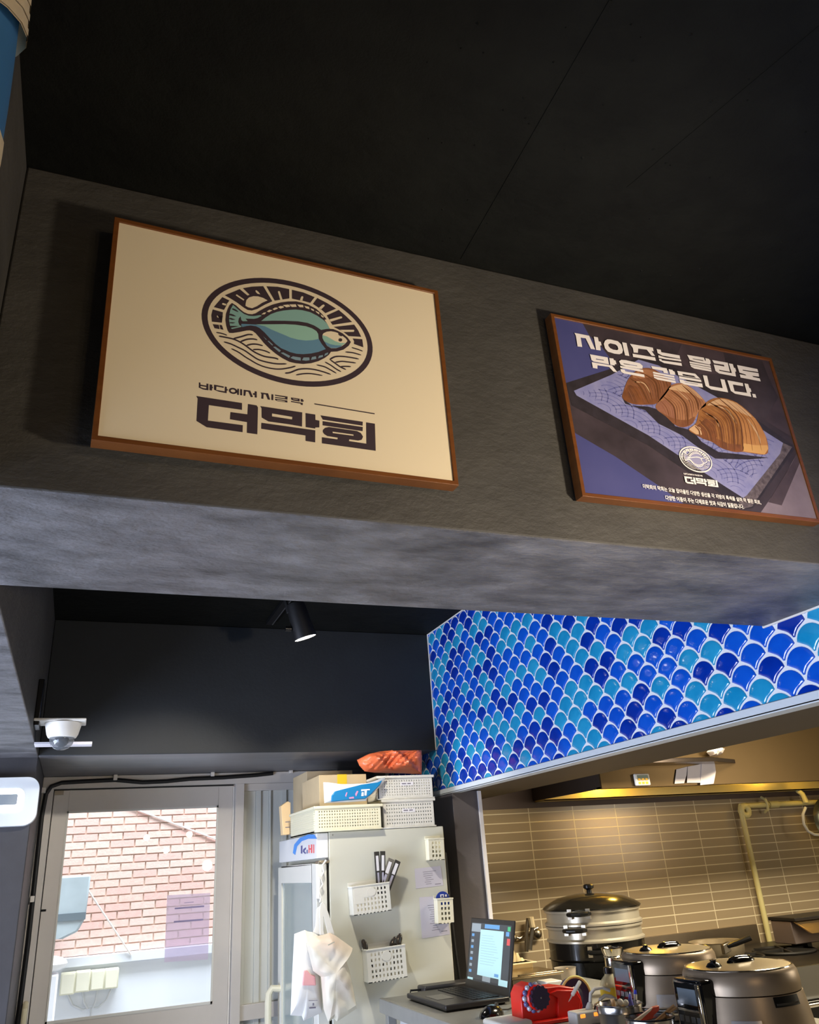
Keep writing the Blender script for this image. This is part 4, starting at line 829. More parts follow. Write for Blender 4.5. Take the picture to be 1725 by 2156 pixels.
for p, q, rr0, lb in (((776, 2010), (768, 1990), .013, 'dark spoon in the lower basket, leftmost'), ((818, 2008), (828, 1985), .014, 'dark spoon leaning right in the middle of the lower basket'), ((836, 1998), (840, 1980), .015, 'shiny dark ladle standing at the right end of the lower basket')):
    A, B = onY(*p, yb), onY(*q, yb); u = (B-A).normalized(); 
    t = thing('serving_spoon', lb, 'spoon', A, 'spoons in the lower magnetic basket')
    g = MB(); L_ = .05
    g.sphere((0, 0, 0), rr0, 16, sc=(1, .42, 1.9))
    g.v = [tuple(B+Vector((v[0]*u.z+v[2]*u.x, v[1], -v[0]*u.x+v[2]*u.z))) for v in g.v]
    part('bowl', g, mat('dark_melamine', (58, 52, 46), .18, coat=.5), t)
    part('handle', MB().tube([A-u*.09, B-u*rr0], .005, 8), mat('dark_melamine', (58, 52, 46), .18, coat=.5), t)
ba = onY(932, 1888, FY0-.02)
t = thing('round_badge', 'blue round badge with white emblem in the small magnetic box', 'badge', ba-Vector((0, 0, .05)))
part('disc', MB().lathe([(.034, -.002), (.034, .002)], ba-Vector((0, 0, .012)), (0, -1, 0), 28), mat('badge_blue', (38, 62, 150), .35), t)
g = MB()
for a_, b_ in (((-.012, -.003), (.006, .010)), ((.012, -.001), (.020, .008))): g.box((ba.x+a_[0], ba.y-.0032, ba.z+a_[1]), (ba.x+b_[0], ba.y-.002, ba.z+b_[1]))
part('emblem', g, PAPER, t); part('emblem_core', MB().box((ba.x-.007, ba.y-.0038, ba.z-.001), (ba.x+.001, ba.y-.003, ba.z+.006)), mat('badge_blue', (38, 62, 150), .35), t)
for lb, pts, lines in (('lavender note under the small empty box on the refrigerator', ((873, 1829), (928, 1823), (934, 1864), (876, 1871)), 1), ('lavender note half behind the small box with the blue badge', ((883, 1889), (936, 1886), (948, 1967), (889, 1976)), 2)):
    t = thing('paper_note', lb, 'note', Q(pts, FY0)[3], 'notes on the refrigerator side')
    part('sheet', MB().prism(Q(pts, FY0-.0012), (0, .0006, 0)), mat('lavender_note', (204, 200, 210), .6), t, smooth=None)
    g = MB(); A, B, C_q, D_q = Q(pts, FY0-.0016)
    for k in range(7 if lines == 1 else 12):
        f = .22+.62*k/(6 if lines == 1 else 11); a = A.lerp(D_q, f); b = B.lerp(C_q, f); w0 = random.uniform(.3, .44); w1 = random.uniform(.55, .68)
        if k == 0: w0, w1 = .3, .8
        g.prism([a.lerp(b, w0)+Vector((0, 0, .0008)), a.lerp(b, w1)+Vector((0, 0, .0008)), a.lerp(b, w1)-Vector((0, 0, .0008)), a.lerp(b, w0)-Vector((0, 0, .0008))], (0, .0003, 0))
    a = A.lerp(D_q, .9); b = B.lerp(C_q, .9)
    g.prism([a.lerp(b, .7)+Vector((0, 0, .0015)), a.lerp(b, .92)+Vector((0, 0, .0015)), a.lerp(b, .92)-Vector((0, 0, .001)), a.lerp(b, .7)-Vector((0, 0, .001))], (0, .0003, 0))
    part('print', g, INKG, t, smooth=None)
# ---- bags on the refrigerator corner
BAGM = mat('milky_bag_film', (226, 224, 214), .4, bump=.15, bscale=18, sss=0)
BAGW = mat('white_bag_film', (236, 236, 232), .42, bump=.12, bscale=16)
Z8 = lambda pts: [(600+x*.1234, 1890+y*.1234) for x, y in pts]
hk = onY(676, 1899, 3.63)
t = thing('hook_strip', 'white plastic hook strip on the near corner of the refrigerator door', 'hook', onY(682, 1812, 3.655))
cps = [onY(x, y, 3.655) for x, y in ((687, 1811), (679, 1822), (682, 1836), (675, 1848), (680, 1862), (672, 1874), (676, 1888), (674, 1900))]
part('strip', MB().tube(cps, .0045, 8), WHITEP, t)
part('tag', MB().prism([onY(*p, 3.650) for p in ((667, 1846), (674, 1846), (673, 1892), (666, 1892))], (0, .002, 0)), PAPER, t)
t = thing('plastic_bag', 'white carrier bag with a pink patch, hanging on the left of the pair', 'bag', onY(635, 2150, 3.63))
o = Z8([(160,620),(340,550),(390,575),(480,590),(560,640),(600,1300),(640,1960),(480,2030),(320,2100),(290,2020),(95,2010),(125,1300)])
part('bag_body', puffy(MB(), Q(o, 3.632), (0, -1, 0), .035, wr=.0025, freq=11, seed=8), BAGW, t)
part('handle', MB().prism(Q(Z8([(480,590),(525,480),(540,190),(590,150),(640,110),(650,180),(640,560),(600,640)]), 3.632), (0, .006, 0)), BAGW, t, bevel=.002)
part('pink_patch', MB().prism(Q(Z8([(325,1250),(390,1245),(440,1310),(520,1335),(535,1500),(300,1500)]), 3.592), (0, .008, 0)), mat('pink_patch', (240, 176, 176), .5), t, bevel=.003)
part('small_print', MB().prism(Q(Z8([(420,1868),(530,1862),(530,1888),(420,1894)]), 3.592), (0, .006, 0)).prism(Q(Z8([(480,1800),(500,1798),(500,1840),(480,1842)]), 3.592), (0, .006, 0)).prism(Q(Z8([(410,1755),(560,1748),(560,1756),(410,1763)]), 3.592), (0, .006, 0)), INKG, t)
t = thing('plastic_bag', 'milky carrier bag with faint salmon print, hanging on the right of the pair', 'bag', onY(710, 2150, 3.57))
o = Z8([(640,640),(760,600),(870,650),(1020,760),(1155,860),(1040,1040),(1105,1250),(1170,1570),(1230,1890),(1050,2010),(890,2115),(830,2060),(740,2130),(660,1900),(615,1350),(480,1250),(420,1000),(360,770),(500,660)])
part('bag_body', puffy(MB(), Q(o, 3.585), (0, -1, 0), .05, wr=.006, freq=9, seed=5, rings=9, back=.4), mat('milky_salmon_film', (230, 226, 206), .4, rgb2=(232, 212, 192), vscale=7, bump=.15, bscale=18, vdetail=1), t)
part('handle', MB().prism(Q(Z8([(600,640),(590,220),(610,100),(650,70),(690,110),(760,300),(860,650),(740,640),(690,420),(660,330),(665,560),(680,640)]), 3.585), (0, .006, 0)), BAGM, t, bevel=.002)
part('print', MB().prism(Q(Z8([(740,800),(850,750),(850,765),(745,820)]), 3.528), (0, .006, 0)), mat('faded_print', (190, 186, 170), .6), t)
# black flex and cover beside the refrigerator
single('power_flex', MB().tube([onY(*p, 3.74) for p in ((936, 1795), (945, 1900), (957, 2000), (968, 2075), (975, 2150))]+[Vector((1.70, 3.74, .3)), Vector((1.68, 3.74, .012))], .012, 10), CABLE, 'thick black flex hanging between the refrigerator and the grey pillar', 'cable')
# ------------------------------------------------------------------ serving counter
CT = 1.10
t = thing('serving_counter', 'stainless steel counter carrying the laptop and the rice cookers', 'counter', (1.65, 2.2, 0))
CST = mat('counter_stainless', (150, 150, 146), .36, .35, bump=.03, bscale=80, var=.1)
part('worktop', MB().box((1.2455, .9, CT-.035), (2.12, 3.60, CT)).box((1.225, .9, CT-.05), (1.245, 3.60, CT+.002)), CST, t, bevel=.003)
for x, y in ((1.26, 3.56), (1.26, .95), (2.08, 3.56), (2.08, .95)): part('leg', MB().box((x-.018, y-.018, 0), (x+.018, y+.018, CT-.035)), CST, t, bevel=.002)
part('side_panel', MB().box((1.285, .98, .1), (1.297, 3.52, CT-.04)), mat('pale_counter_panel', (196, 196, 194), .4), t)
part('under_shelf', MB().box((1.29, .95, .25), (2.06, 3.55, .27)), CST, t)
# ---- laptop
t = thing('laptop', 'open black laptop with a lit screen on the counter', 'laptop', (1.43, 3.27, CT))
LB = mat('laptop_black', (44, 42, 42), .35)
LY0, LY1 = 3.075, 3.47
part('base', MB().box((1.30, LY0, CT+.0065), (1.562, LY1, CT+.024)), LB, t, bevel=.004)
kb = MB()
for r in range(5):
    for q in range(14):
        x = 1.425+r*.0225; y = LY0+.03+q*.0243; kb.box((x, y, CT+.024), (x+.0185, y+.020, CT+.0265))
part('keyboard', kb, mat('key_black', (34, 33, 33), .45), t)
part('touchpad', MB().box((1.325, 3.21, CT+.0241), (1.395, 3.33, CT+.0248)), mat('touchpad_grey', (70, 68, 68), .25), t)
part('foot_strip', MB().box((1.31, LY0+.02, CT+.001), (1.55, LY1-.02, CT+.007)), BLACKP, t)
h0 = Vector((1.560, LY1, CT+.020)); eu = Vector((.0, LY0-LY1, 0)); ev = Vector((.055, 0, .252)); nn = ev.cross(eu).normalized()
if nn.x > 0: nn = -nn
pl = lambda u, v, d=.0: h0+eu*u+ev*v+nn*d
def quad(g, u0, v0, u1, v1, d, m): g.add([pl(u0, v0, d), pl(u1, v0, d), pl(u1, v1, d), pl(u0, v1, d)], [(0, 1, 2, 3)], m)
LID = part('lid', MB().obox(h0+eu*.5+ev*.5-nn*.004, eu*.5, nn*.004, ev*.5), LB, t, bevel=.003)
g = MB(); quad(g, .045, .11, .955, .93, .0006, 0)
quad(g, .27, .20, .80, .84, .0010, 1); quad(g, .045, .11, .955, .14, .0009, 2); quad(g, .04+.01, .80, .27, .92, .0009, 3); quad(g, .36, .86, .70, .92, .0009, 4)
quad(g, .05, .12, .18, .15, .0013, 1); quad(g, .76, .12, .95, .20, .0013, 1); quad(g, .66, .22, .75, .26, .0014, 4); quad(g, .40, .13, .58, .2, .0013, 3)
for k in range(7): quad(g, .07, .22+k*.085, .13, .26+k*.085, .0013, 3 if k % 2 else 4)
quad(g, .88, .85, .94, .91, .0013, 5); quad(g, .85, .78, .92, .84, .0013, 4); quad(g, .88, .66, .945, .75, .0013, 6)
for k in range(12): quad(g, .31, .36+k*.036, .31+random.uniform(.25, .42), .366+k*.036, .0014, 7)
scr = lambda n, c, e: mat(n, c, .3, emit=e)
part('screen', g, [scr('screen_desktop', (62, 66, 70), .6), scr('screen_window', (160, 196, 200), .62), scr('screen_taskbar', (48, 52, 58), .5), scr('screen_cloud', (132, 142, 148), .55), scr('screen_blue', (92, 140, 184), .55), scr('screen_green', (70, 160, 110), .55), scr('screen_red', (190, 80, 80), .55), scr('screen_text', (140, 172, 178), .58)], t, smooth=None)
t = thing('docking_box', 'flat black box with a cord lying behind the laptop', 'box', (1.5, 3.55, CT))
part('case', MB().box((1.39, 3.50, CT), (1.66, 3.585, CT+.034)), mat('charcoal_case', (58, 56, 56), .4), t, bevel=.008)
part('cord', MB().tube([(1.39, 3.54, CT+.02), (1.345, 3.54, CT+.022), (1.335, 3.53, CT+.004), (1.36, 3.50, CT+.004)], .004, 8), CABLE, t)
mp = onZ(1036, 2140, CT)+Vector((0, 0, .001))
t = thing('computer_mouse', 'shiny black computer mouse right of the laptop', 'mouse', mp)
g = MB().sphere((0, 0, 0), 1, 24, sc=(.055, .034, .034)); g.v = [tuple(Vector((v[0]*.9-v[1]*.5, v[0]*.5+v[1]*.9, max(v[2], 0)))+mp) for v in g.v]
part('shell', g, mat('mouse_black', (16, 16, 17), .18, coat=.6), t)
part('cord', MB().tube([mp+Vector((.04, .02, .012)), mp+Vector((.09, .05, .004)), mp+Vector((.16, .10, .004)), mp+Vector((.22, .16, .004))], .0025, 8), CABLE, t)
part('wheel', MB().lathe([(.008, -.004), (.008, .004)], mp+Vector((.028, .014, .028)), (-.5, .9, 0), 14), mat('wheel_grey', (60, 60, 62), .4), t)
# ---- white box at the lower edge
a = onZ(1062, 2160, CT)
single('white_container', MB().box((a.x-.055, a.y-.09, CT), (a.x+.06, a.y+.05, CT+.022)), WHITEP, 'low white plastic container in front of the red dispenser', 'container', bevel=.009)
# ---- red tape dispenser
RY = 2.66
z0 = CT
def QY(pts, Y):
    P = [onY(x, y, Y) for x, y in pts]
    for p in P: p.z = max(p.z, CT+.001)
    return P
t = thing('tape_dispenser', 'red tape dispenser with a dark toothed wheel on the counter', 'tape dispenser', Vector((onY(1160, 2150, RY).x, RY, CT)))
body = [(1102,2156),(1099,2120),(1097,2096),(1104,2078),(1120,2070),(1152,2079),(1178,2076),(1206,2079),(1216,2083),(1224,2098),(1228,2118),(1222,2140),(1222,2158),(1160,2166)]
part('case', MB().prism(QY(body, RY), (0, .075, 0)), RED, t, bevel=.004)
part('front_plate', MB().prism(QY([(1158,2092),(1176,2084),(1212,2085),(1224,2104),(1220,2146),(1176,2152),(1176,2102)], RY-.012), (0, .014, 0)), RED, t, bevel=.003)
fz = onY(1160, 2156, RY)
part('foot', MB().box((onY(1103, 2156, RY).x, RY-.03, CT+.001), (onY(1224, 2156, RY).x, RY+.09, CT+.012)), RED, t, bevel=.003)
gc = onY(1139, 2101, RY-.04); px_m = (onY(1239, 2101, RY-.04)-gc).length/100
R_ = 20*px_m
g = MB()
g.add(*(lambda P: ([p for p in P]+[p+Vector((0, .012, 0)) for p in P], [tuple(range(len(P)))]+[tuple(range(2*len(P)-1, len(P)-1, -1))]+[(i, (i+1) % len(P), (i+1) % len(P)+len(P), i+len(P)) for i in range(len(P))]))([gc+Vector((R_*(1 if i % 2 else .86)*math.cos(i*math.pi/14), 0, R_*(1 if i % 2 else .86)*math.sin(i*math.pi/14))) for i in range(28)]))
part('toothed_wheel', g, mat('aubergine_plastic', (44, 34, 56), .4), t, smooth=20)
rl = onY(1124, 2101, RY)
part('roller', MB().lathe([(.030*1.1, 0), (.034*1.1, .006), (.034*1.1, .022), (.030*1.1, .028)], gc+Vector((-.004, .040, 0)), (0, -1, 0), 24), RED, t)
g = MB()
for i in range(14):
    an = 2*math.pi*i/14
    g.sphere(gc+Vector((-.010+.036*math.cos(an), .024, .036*math.sin(an))), .0088, 10, m=i % 2)
part('studs', g, [mat('lilac_studs', (96, 96, 146), .25, coat=.4), mat('silver_studs', (190, 196, 214), .25, .3)], t)
part('hub_screw', MB().sphere(gc-Vector((0, .002, 0)), .0025, 8), STEEL, t)
rc = onY(1213, 2098, RY+.09)
t = thing('tape_roll', 'yellow edged purple tape roll behind the red dispenser', 'tape roll', rc-Vector((0, 0, .06)))
part('roll', MB().lathe([(.030, 0), (.030, .025), (.056, .025), (.056, 0), (.030, 0)], rc, (0, 1, 0), 36, cap=False), mat('purple_tape', (66, 58, 100), .35), t)
part('edge', MB().torus(rc+Vector((0, -.001, 0)), (0, 1, 0), .059, .0045, 36, 8), mat('yellow_tape_edge', (220, 212, 140), .4), t)
A, B = onY(1197, 2110, RY-.03), onY(1222, 2066, RY-.03); dd = B-A
t = thing('cutter_pen', 'white pen shaped cutter leaning on the red dispenser', 'pen', A)
part('grip', MB().tube([A+dd*.32, A+dd*.36, A+dd*.96, B], [.0045, .0062, .0062, .0045], 10), WHITEP, t)
part('blade', MB().prism([A+dd*.34+Vector((.003, 0, 0)), A+dd*.34-Vector((.004, 0, 0)), A, A+dd*.12+Vector((.004, 0, 0))], (0, .001, 0)), mat('pale_blade', (226, 214, 208), .3), t)
# ---- rice cookers
CK = mat('champagne_cooker_shell', (138, 122, 102), .36, .5, var=.03, vscale=3)
def cooker(cx, cy, label, s=1.0, zs=.9):
    t = thing('rice_cooker', label, 'rice cooker', (cx, cy, CT), 'rice cookers on the counter')
    c = (cx, cy, CT+.001); S_ = lambda P: [(r*s, h*s*zs) for r, h in P]
    def patch(rz, a0, a1, z0, z1, m, name, d=.0015, bev=0, n=16, lift=0):
        g = MB(); vs = []; fs = []
        for i in range(n+1):
            a = math.radians(a0+(a1-a0)*i/n)
            for z in (z0, z1):
                for q in (0, d): r = (rz(z)+q+lift)*s; vs.append((cx+r*math.cos(a), cy+r*math.sin(a), CT+z*s*zs))
        for i in range(n):
            b = i*4; fs += [(b+1, b+5, b+7, b+3), (b, b+2, b+6, b+4), (b, b+4, b+5, b+1), (b+2, b+3, b+7, b+6)]
        fs += [(0, 1, 3, 2), (n*4, n*4+2, n*4+3, n*4+1)]
        g.add(vs, fs); return part(name, g, m, t, bevel=bev)
    part('body', MB().lathe(S_([(.165, .0), (.180, .004), (.184, .03), (.181, .045), (.176, .09), (.170, .13), (.1675, .146), (.155, .1465)]), c, n=56), CK, t)
    part('base_ring', MB().lathe(S_([(.183, .020), (.188, .022), (.189, .032), (.186, .040), (.181, .042)]), c, n=56, cap=False), mat('chrome', (214, 208, 196), .12, 1), t)
    L_ = part('lid', MB().lathe(S_([(.155, .1475), (.1655, .149), (.1665, .17), (.164, .200), (.157, .213), (.150, .2165)]), c, n=56), CK, t)
    part('lid_edge', MB().torus(Vector(c)+Vector((0, 0, .2155*s*zs)), (0, 0, 1), .152*s, .003*s, 56, 8), mat('chrome', (214, 208, 196), .12, 1), L_)
    part('lid_top', MB().lathe(S_([(.151, .2165), (.13, .221), (.07, .2245), (.0005, .225)]), c, n=48), mat('satin_lid_top', (176, 162, 134), .3, .7), t)
    h = Vector(c)+Vector((.01, -.005, .226*s*zs))
    part('pressure_handle', MB().sphere(h, 1, 20, sc=(.052*s, .020*s, .014*s)).sphere(h+Vector((.0, -.0, .006)), 1, 20, sc=(.046*s, .013*s, .011*s)), mat('glossy_black_handle', (16, 15, 14), .1, coat=.8), t)
    part('handle_plate', MB().lathe(S_([(.03, 0), (.03, .004)]), h-Vector((0, 0, .006)), n=24), mat('chrome', (214, 208, 196), .12, 1), t)
    v = Vector(c)+Vector((-.098*s, -.012*s, .216*s*zs))
    part('steam_vent', MB().lathe(S_([(.024, 0), (.024, .006), (.017, .016), (.008, .02), (.011, .026), (.0005, .028)]), v, n=24), BLACKM, t)
    part('vent_cap', MB().lathe(S_([(.026, 0), (.026, .004)]), v+Vector((.036*s, .004, -.001)), n=24), mat('satin_lid_top', (176, 162, 134), .3, .7), t)
    zp0, zp1 = .045*s*zs, .197*s*zs; zc_ = CT+zp1-.158*s
    fx = cx-.205*s
    P_ = part('control_panel', MB().box((fx, cy-.062*s, CT+zp0), (cx-.135*s, cy+.062*s, CT+zp1)), mat('piano_black', (12, 12, 13), .08, coat=.8), t, bevel=.010*s, seg=3)
    part('display', MB().box((fx-.0012, cy-.040*s, zc_+.095*s), (fx+.002, cy+.040*s, zc_+.135*s)), mat('lcd_grey', (92, 100, 106), .15), P_)
    g = MB()
    for i in range(4): g.box((fx-.0015, cy-.045*s+i*.025*s, zc_+.050*s), (fx+.002, cy-.027*s+i*.025*s, zc_+.066*s))
    part('buttons', g, mat('button_grey', (120, 122, 124), .25, .4), P_, bevel=.001)
    part('chrome_bar', MB().box((fx-.003, cy-.048*s, zc_+.078*s), (fx+.002, cy+.048*s, zc_+.084*s)), mat('chrome', (214, 208, 196), .12, 1), P_, bevel=.001)
    part('side_rail', MB().box((fx-.004, cy-.058*s, zc_+.05*s), (fx+.006, cy-.045*s, zc_+.15*s)), mat('chrome', (214, 208, 196), .12, 1), P_, bevel=.002)
    rz = lambda z: .1705+(.13-z)*.16
    patch(rz, 256, 287, .118, .1455, mat('recess_black', (8, 8, 8), .3), 'handle_recess', .001)
    patch(rz, 258, 285, .122, .128, mat('recess_gloss', (60, 58, 54), .1), 'recess_lip', .001, lift=.001)
    patch(rz, 214, 240, .048, .088, mat('silver_label', (196, 190, 184), .25, .6), 'rating_label', .001)
    return t
q1_, q2_ = onY(1556, 2045, 2.05), onY(1410, 2036, 2.52)
cooker(q1_.x, 2.05, 'champagne rice cooker with black control panel, nearer and rightmost of two', .93)
cooker(q2_.x, 2.52, 'champagne rice cooker partly hidden behind the other one', .93)
# ---- steel cup with pens, dark cup, power strip
def cup(cy, pxc, pxr, pyr, hgt, name, label, cat, m, rimm, band=True):
    c = onY(pxc, pyr, cy); r = (onY(pxc+pxr, pyr, cy)-c).length*.97; zb = CT
    H = c.z-zb
    t = thing(name, label, cat, (c.x, cy, zb))
    k = .76
    part('cup_body', MB().lathe([(r*k, 0), (r*k+.002, .002), (r*.97, H*.78), (r*.985, H*.80), (r*.97, H*.82), (r, H), (r-.002, H+.001), (r-.0035, H-.002), (r*.93, H*.8), (r*k-.003, .004), (.0005, .004)], (c.x, cy, zb), n=40), m, t)
    part('rim', MB().torus((c.x, cy, zb+H), (0, 0, 1), r-.001, .0022, 40, 8), rimm, t)
    return Vector((c.x, cy, zb+H)), r, t
CHR = mat('chrome', (214, 208, 196), .12, 1)
tp, tr_, _ = cup(2.27, 1303, 41.5, 2113, 0, 'steel_tumbler', 'stainless tumbler holding a marker and a blue capped pen', 'tumbler', mat('tumbler_steel', (186, 182, 176), .22, 1), CHR)
def pen(name, label, pa, pb, Y, r, parts):
    A, B = onY(*pa, Y), onY(*pb, Y); dd = B-A
    t = thing(name, label, 'pen', A)
    for nm, f0, f1, k0, k1, m in parts: part(nm, MB().tube([A+dd*f0, A+dd*f1], [r*k0, r*k1], 14), m, t)
VI, BLU = mat('violet_cap', (112, 110, 200), .35), mat('blue_cap', (60, 80, 220), .35)
pen('marker_pen', 'violet cone tipped marker in the stainless tumbler', (1329, 2150), (1326.5, 2088), 2.275, .0095, (('barrel', 0, .55, 1, 1, VI), ('cone', .55, .93, 1, .22, VI), ('tip', .93, 1, .22, .12, WHITEP)))
pen('ballpoint_pen', 'white pen with a bright blue cap in the stainless tumbler', (1339, 2150), (1338, 2084), 2.28, .0048, (('barrel', 0, .86, 1, 1, WHITEP), ('cap', .86, 1, 1, .7, BLU)))
for i, (px, py) in enumerate(((1306, 2106), (1318, 2108))):
    q = onY(px, py, 2.275); single('white_ball', MB().sphere(q-Vector((0, 0, .004)), .0085, 14), WHITEP, ('small white ball inside the tumbler rim, left one', 'small white ball inside the tumbler rim, right one')[i], 'ball', 'white balls in the tumbler')
q = onY(1294, 2108, 2.275); single('wooden_stub', MB().tube([q-Vector((.0, 0, .05)), q+Vector((-.006, 0, .006))], .006, 10), mat('pale_wood', (206, 170, 126), .6), 'short wooden stick end inside the tumbler, at its left', 'stick')
tp2, tr2, _ = cup(2.06, 1368, 44, 2141, 0, 'dark_tumbler', 'stainless tumbler with dark inside holding a red packet', 'tumbler', mat('tumbler_steel', (186, 182, 176), .22, 1), BLACKM)
single('tumbler_lining', MB().lathe([(tr2*.9, -.012), (.0005, -.012)], tp2, n=32, cap=False), BLACKP, 'dark contents filling the tumbler with the red packet', 'filling')
t = thing('snack_packet', 'red and white foil packet standing slanted in the dark tumbler', 'packet', onY(1350, 2156, 2.06))
part('face', MB().prism(QY([(1337,2149),(1377,2120),(1389,2117),(1389,2128),(1378,2138),(1375,2146),(1348,2152)], 2.055), (0, .010, 0)), mat('red_packet', (222, 92, 70), .4, bump=.3, bscale=60), t, bevel=.002)
part('white_side', MB().prism(QY([(1336,2149),(1375,2121),(1371,2128),(1346,2151)], 2.051), (0, .006, 0)), mat('cream_packet', (232, 214, 186), .5), t)
for i, (pa, pb) in enumerate((((1390, 2141), (1419, 2116)), ((1393, 2144), (1423, 2121)), ((1390, 2151), (1407, 2144)))):
    A, B = onY(*pa, 2.075), onY(*pb, 2.075)
    single('wooden_chopstick', MB().tube([A-(B-A)*.5, B], .0026 if i != 1 else .004, 8), mat('pale_wood', (206, 170, 126), .6), ('thin wooden stick in the dark tumbler, upper one', 'thicker wooden stick in the dark tumbler, just below the upper one', 'short low wooden stick in the dark tumbler')[i], 'chopstick', 'wooden sticks in the dark tumbler')
ps = onZ(1252, 2154, CT)
t = thing('power_strip', 'white power strip with small orange lights beside the red dispenser', 'power strip', ps)
zt = onY(1250, 2138, ps.y).z
part('strip', MB().box((ps.x-.075, ps.y-.02, CT), (ps.x+.075, ps.y+.035, CT+.038)), WHITEP, t, bevel=.005)
for k in range(3): part('switch_light', MB().box((ps.x-.06+k*.05, ps.y-.022, CT+.022), (ps.x-.042+k*.05, ps.y-.014, CT+.032)), mat('orange_lamp', (255, 140, 50), .3, emit=1.6), t, bevel=.002)
PG = mat('grey_plug', (206, 202, 194), .45)
for i, (pl_, lb) in enumerate(((((1243, 2135), (1243, 2112), (1244, 2092), (1252, 2082), (1268, 2079), (1284, 2085)), 'grey plug with an arching lead, left of two in the power strip'), (((1261, 2138), (1262, 2118), (1264, 2104), (1274, 2096), (1287, 2098), (1296, 2104)), 'grey plug with an arching lead, right of two in the power strip'))):
    P_ = [onY(x, y, ps.y+.006) for x, y in pl_]
    P_[0].z = CT+.037
    t = thing('power_plug', lb, 'plug', P_[0], 'plugs in the power strip')
    part('plug', MB().tube([P_[0], P_[0]+Vector((0, 0, .006)), P_[1]], [.0135, .011, .008], 12), PG, t)
    part('lead', MB().tube(P_[1:], .0055, 10), PG, t)
lp = [onY(x, y, ps.y-.012) for x, y in ((1251, 2146), (1250, 2136), (1254, 2118), (1262, 2108), (1266, 2110), (1258, 2126), (1256, 2146))]
single('cord_loop', MB().tube(lp, .0022, 8), CABLE, 'thin black cord loop hanging by the power strip', 'cord')
# ---- flask and bottle between dispenser and cookers
fy = 2.95
f0 = onY(1288, 1996, fy); fr = (onY(1307, 1996, fy)-f0).length
t = thing('steel_flask', 'tall stainless flask left of the rice cookers', 'flask', (f0.x, fy, CT))
H = f0.z-CT
part('flask_body', MB().lathe([(fr*1.15, 0), (fr*1.15, H*.3), (fr*.82, H*.55), (fr*.80, H*.80), (fr*.86, H*.82), (fr*.80, H*.84), (fr*.9, H*.9), (fr, H), (fr*.9, H+.002), (fr*.8, H-.004), (.0005, H-.02)], (f0.x, fy, CT), n=32), CHR, t)
by = 2.78
b0 = onY(1280, 2037, by); br_ = (onY(1299, 2037, by)-b0).length
t = thing('glass_bottle', 'small clear bottle with dark cap and yellow label in front of the flask', 'bottle', (b0.x, by, CT))
H = b0.z-CT
part('bottle_body', MB().lathe([(br_, 0), (br_, H*.50), (br_*.92, H*.62), (br_*.42, H*.80), (br_*.38, H*.86)], (b0.x, by, CT), n=28), mat('bottle_glass', (206, 202, 176), .06, alpha=.55, coat=.8), t)
part('cap', MB().lathe([(br_*.42, H*.84), (br_*.42, H), (br_*.36, H+.002)], (b0.x, by, CT), n=20), BLACKP, t)
part('label_band', MB().lathe([(br_*1.01, H*.25), (br_*1.01, H*.5)], (b0.x, by, CT), n=28, cap=False), mat('yellow_label', (214, 190, 60), .5), t)
# ---- trays and tubs behind the red dispenser
def boxpx(Y, x0, y0, x1, y1, depth):
    a, b = onY(x0, y0, Y), onY(x1, y1, Y); return (a.x, Y, b.z), (b.x, Y+depth, a.z)
A, B = boxpx(3.25, 1078, 2058, 1190, 2112, .2)
t = thing('steel_food_pan', 'stainless food pan with a lid behind the red dispenser', 'food pan', ((A[0]+B[0])/2, 3.35, CT))
part('pan_body', MB().box((A[0], A[1], CT+.0012), (B[0], B[1], B[2]-.008)), STEELD, t, bevel=.004)
part('pan_lid', MB().box((A[0]-.008, A[1]-.008, B[2]-.008), (B[0]+.008, B[1]+.008, B[2])).box((A[0]+.03, A[1]-.006, B[2]), (B[0]-.02, A[1]+.008, B[2]+.006)), mat('warm_steel_lid', (196, 176, 140), .25, 1), t, bevel=.002)
A, B = boxpx(3.05, 1152, 2068, 1186, 2080, .08)
single('white_card_box', MB().box((A[0], A[1], CT), B), WHITEP, 'small white box standing behind the red dispenser', 'box', bevel=.003)
A, B = boxpx(3.28, 1186, 2042, 1233, 2095, .12)
t = thing('plastic_tub', 'clear plastic tub with a wooden spoon, beside the steel pan', 'tub', ((A[0]+B[0])/2, 3.34, CT))
c_, rr_ = Vector(((A[0]+B[0])/2, 3.34, CT)), (B[0]-A[0])/2
part('tub_body', MB().lathe([(rr_*.85, 0), (rr_, B[2]-CT), (rr_*1.04, B[2]-CT), (rr_*.97, B[2]-CT-.002), (rr_*.82, .003)], c_, n=32, cap=False), mat('cloudy_plastic', (196, 186, 170), .3, alpha=.6), t)
a, b = onY(1209, 2068, 3.34), onY(1193, 2040, 3.34)
single('wooden_spoon_handle', MB().tube([a-(b-a)*1.2, b], [.006, .008], 10), mat('pale_wood', (206, 170, 126), .6), 'pale wooden spoon handle standing in the clear tub', 'spoon')
A, B = boxpx(3.46, 1072, 2030, 1126, 2060, .12)
t = thing('cream_food_tray', 'cream plastic tray with beige scoops behind the laptop', 'tray', ((A[0]+B[0])/2, 3.52, CT))
part('tray_body', MB().box((A[0], A[1], CT), (B[0], B[1], B[2])).box((A[0]-.012, A[1]-.012, B[2]-.006), (B[0]+.014, B[1]+.01, B[2])), mat('cream_tray', (222, 208, 170), .4), t, bevel=.004)
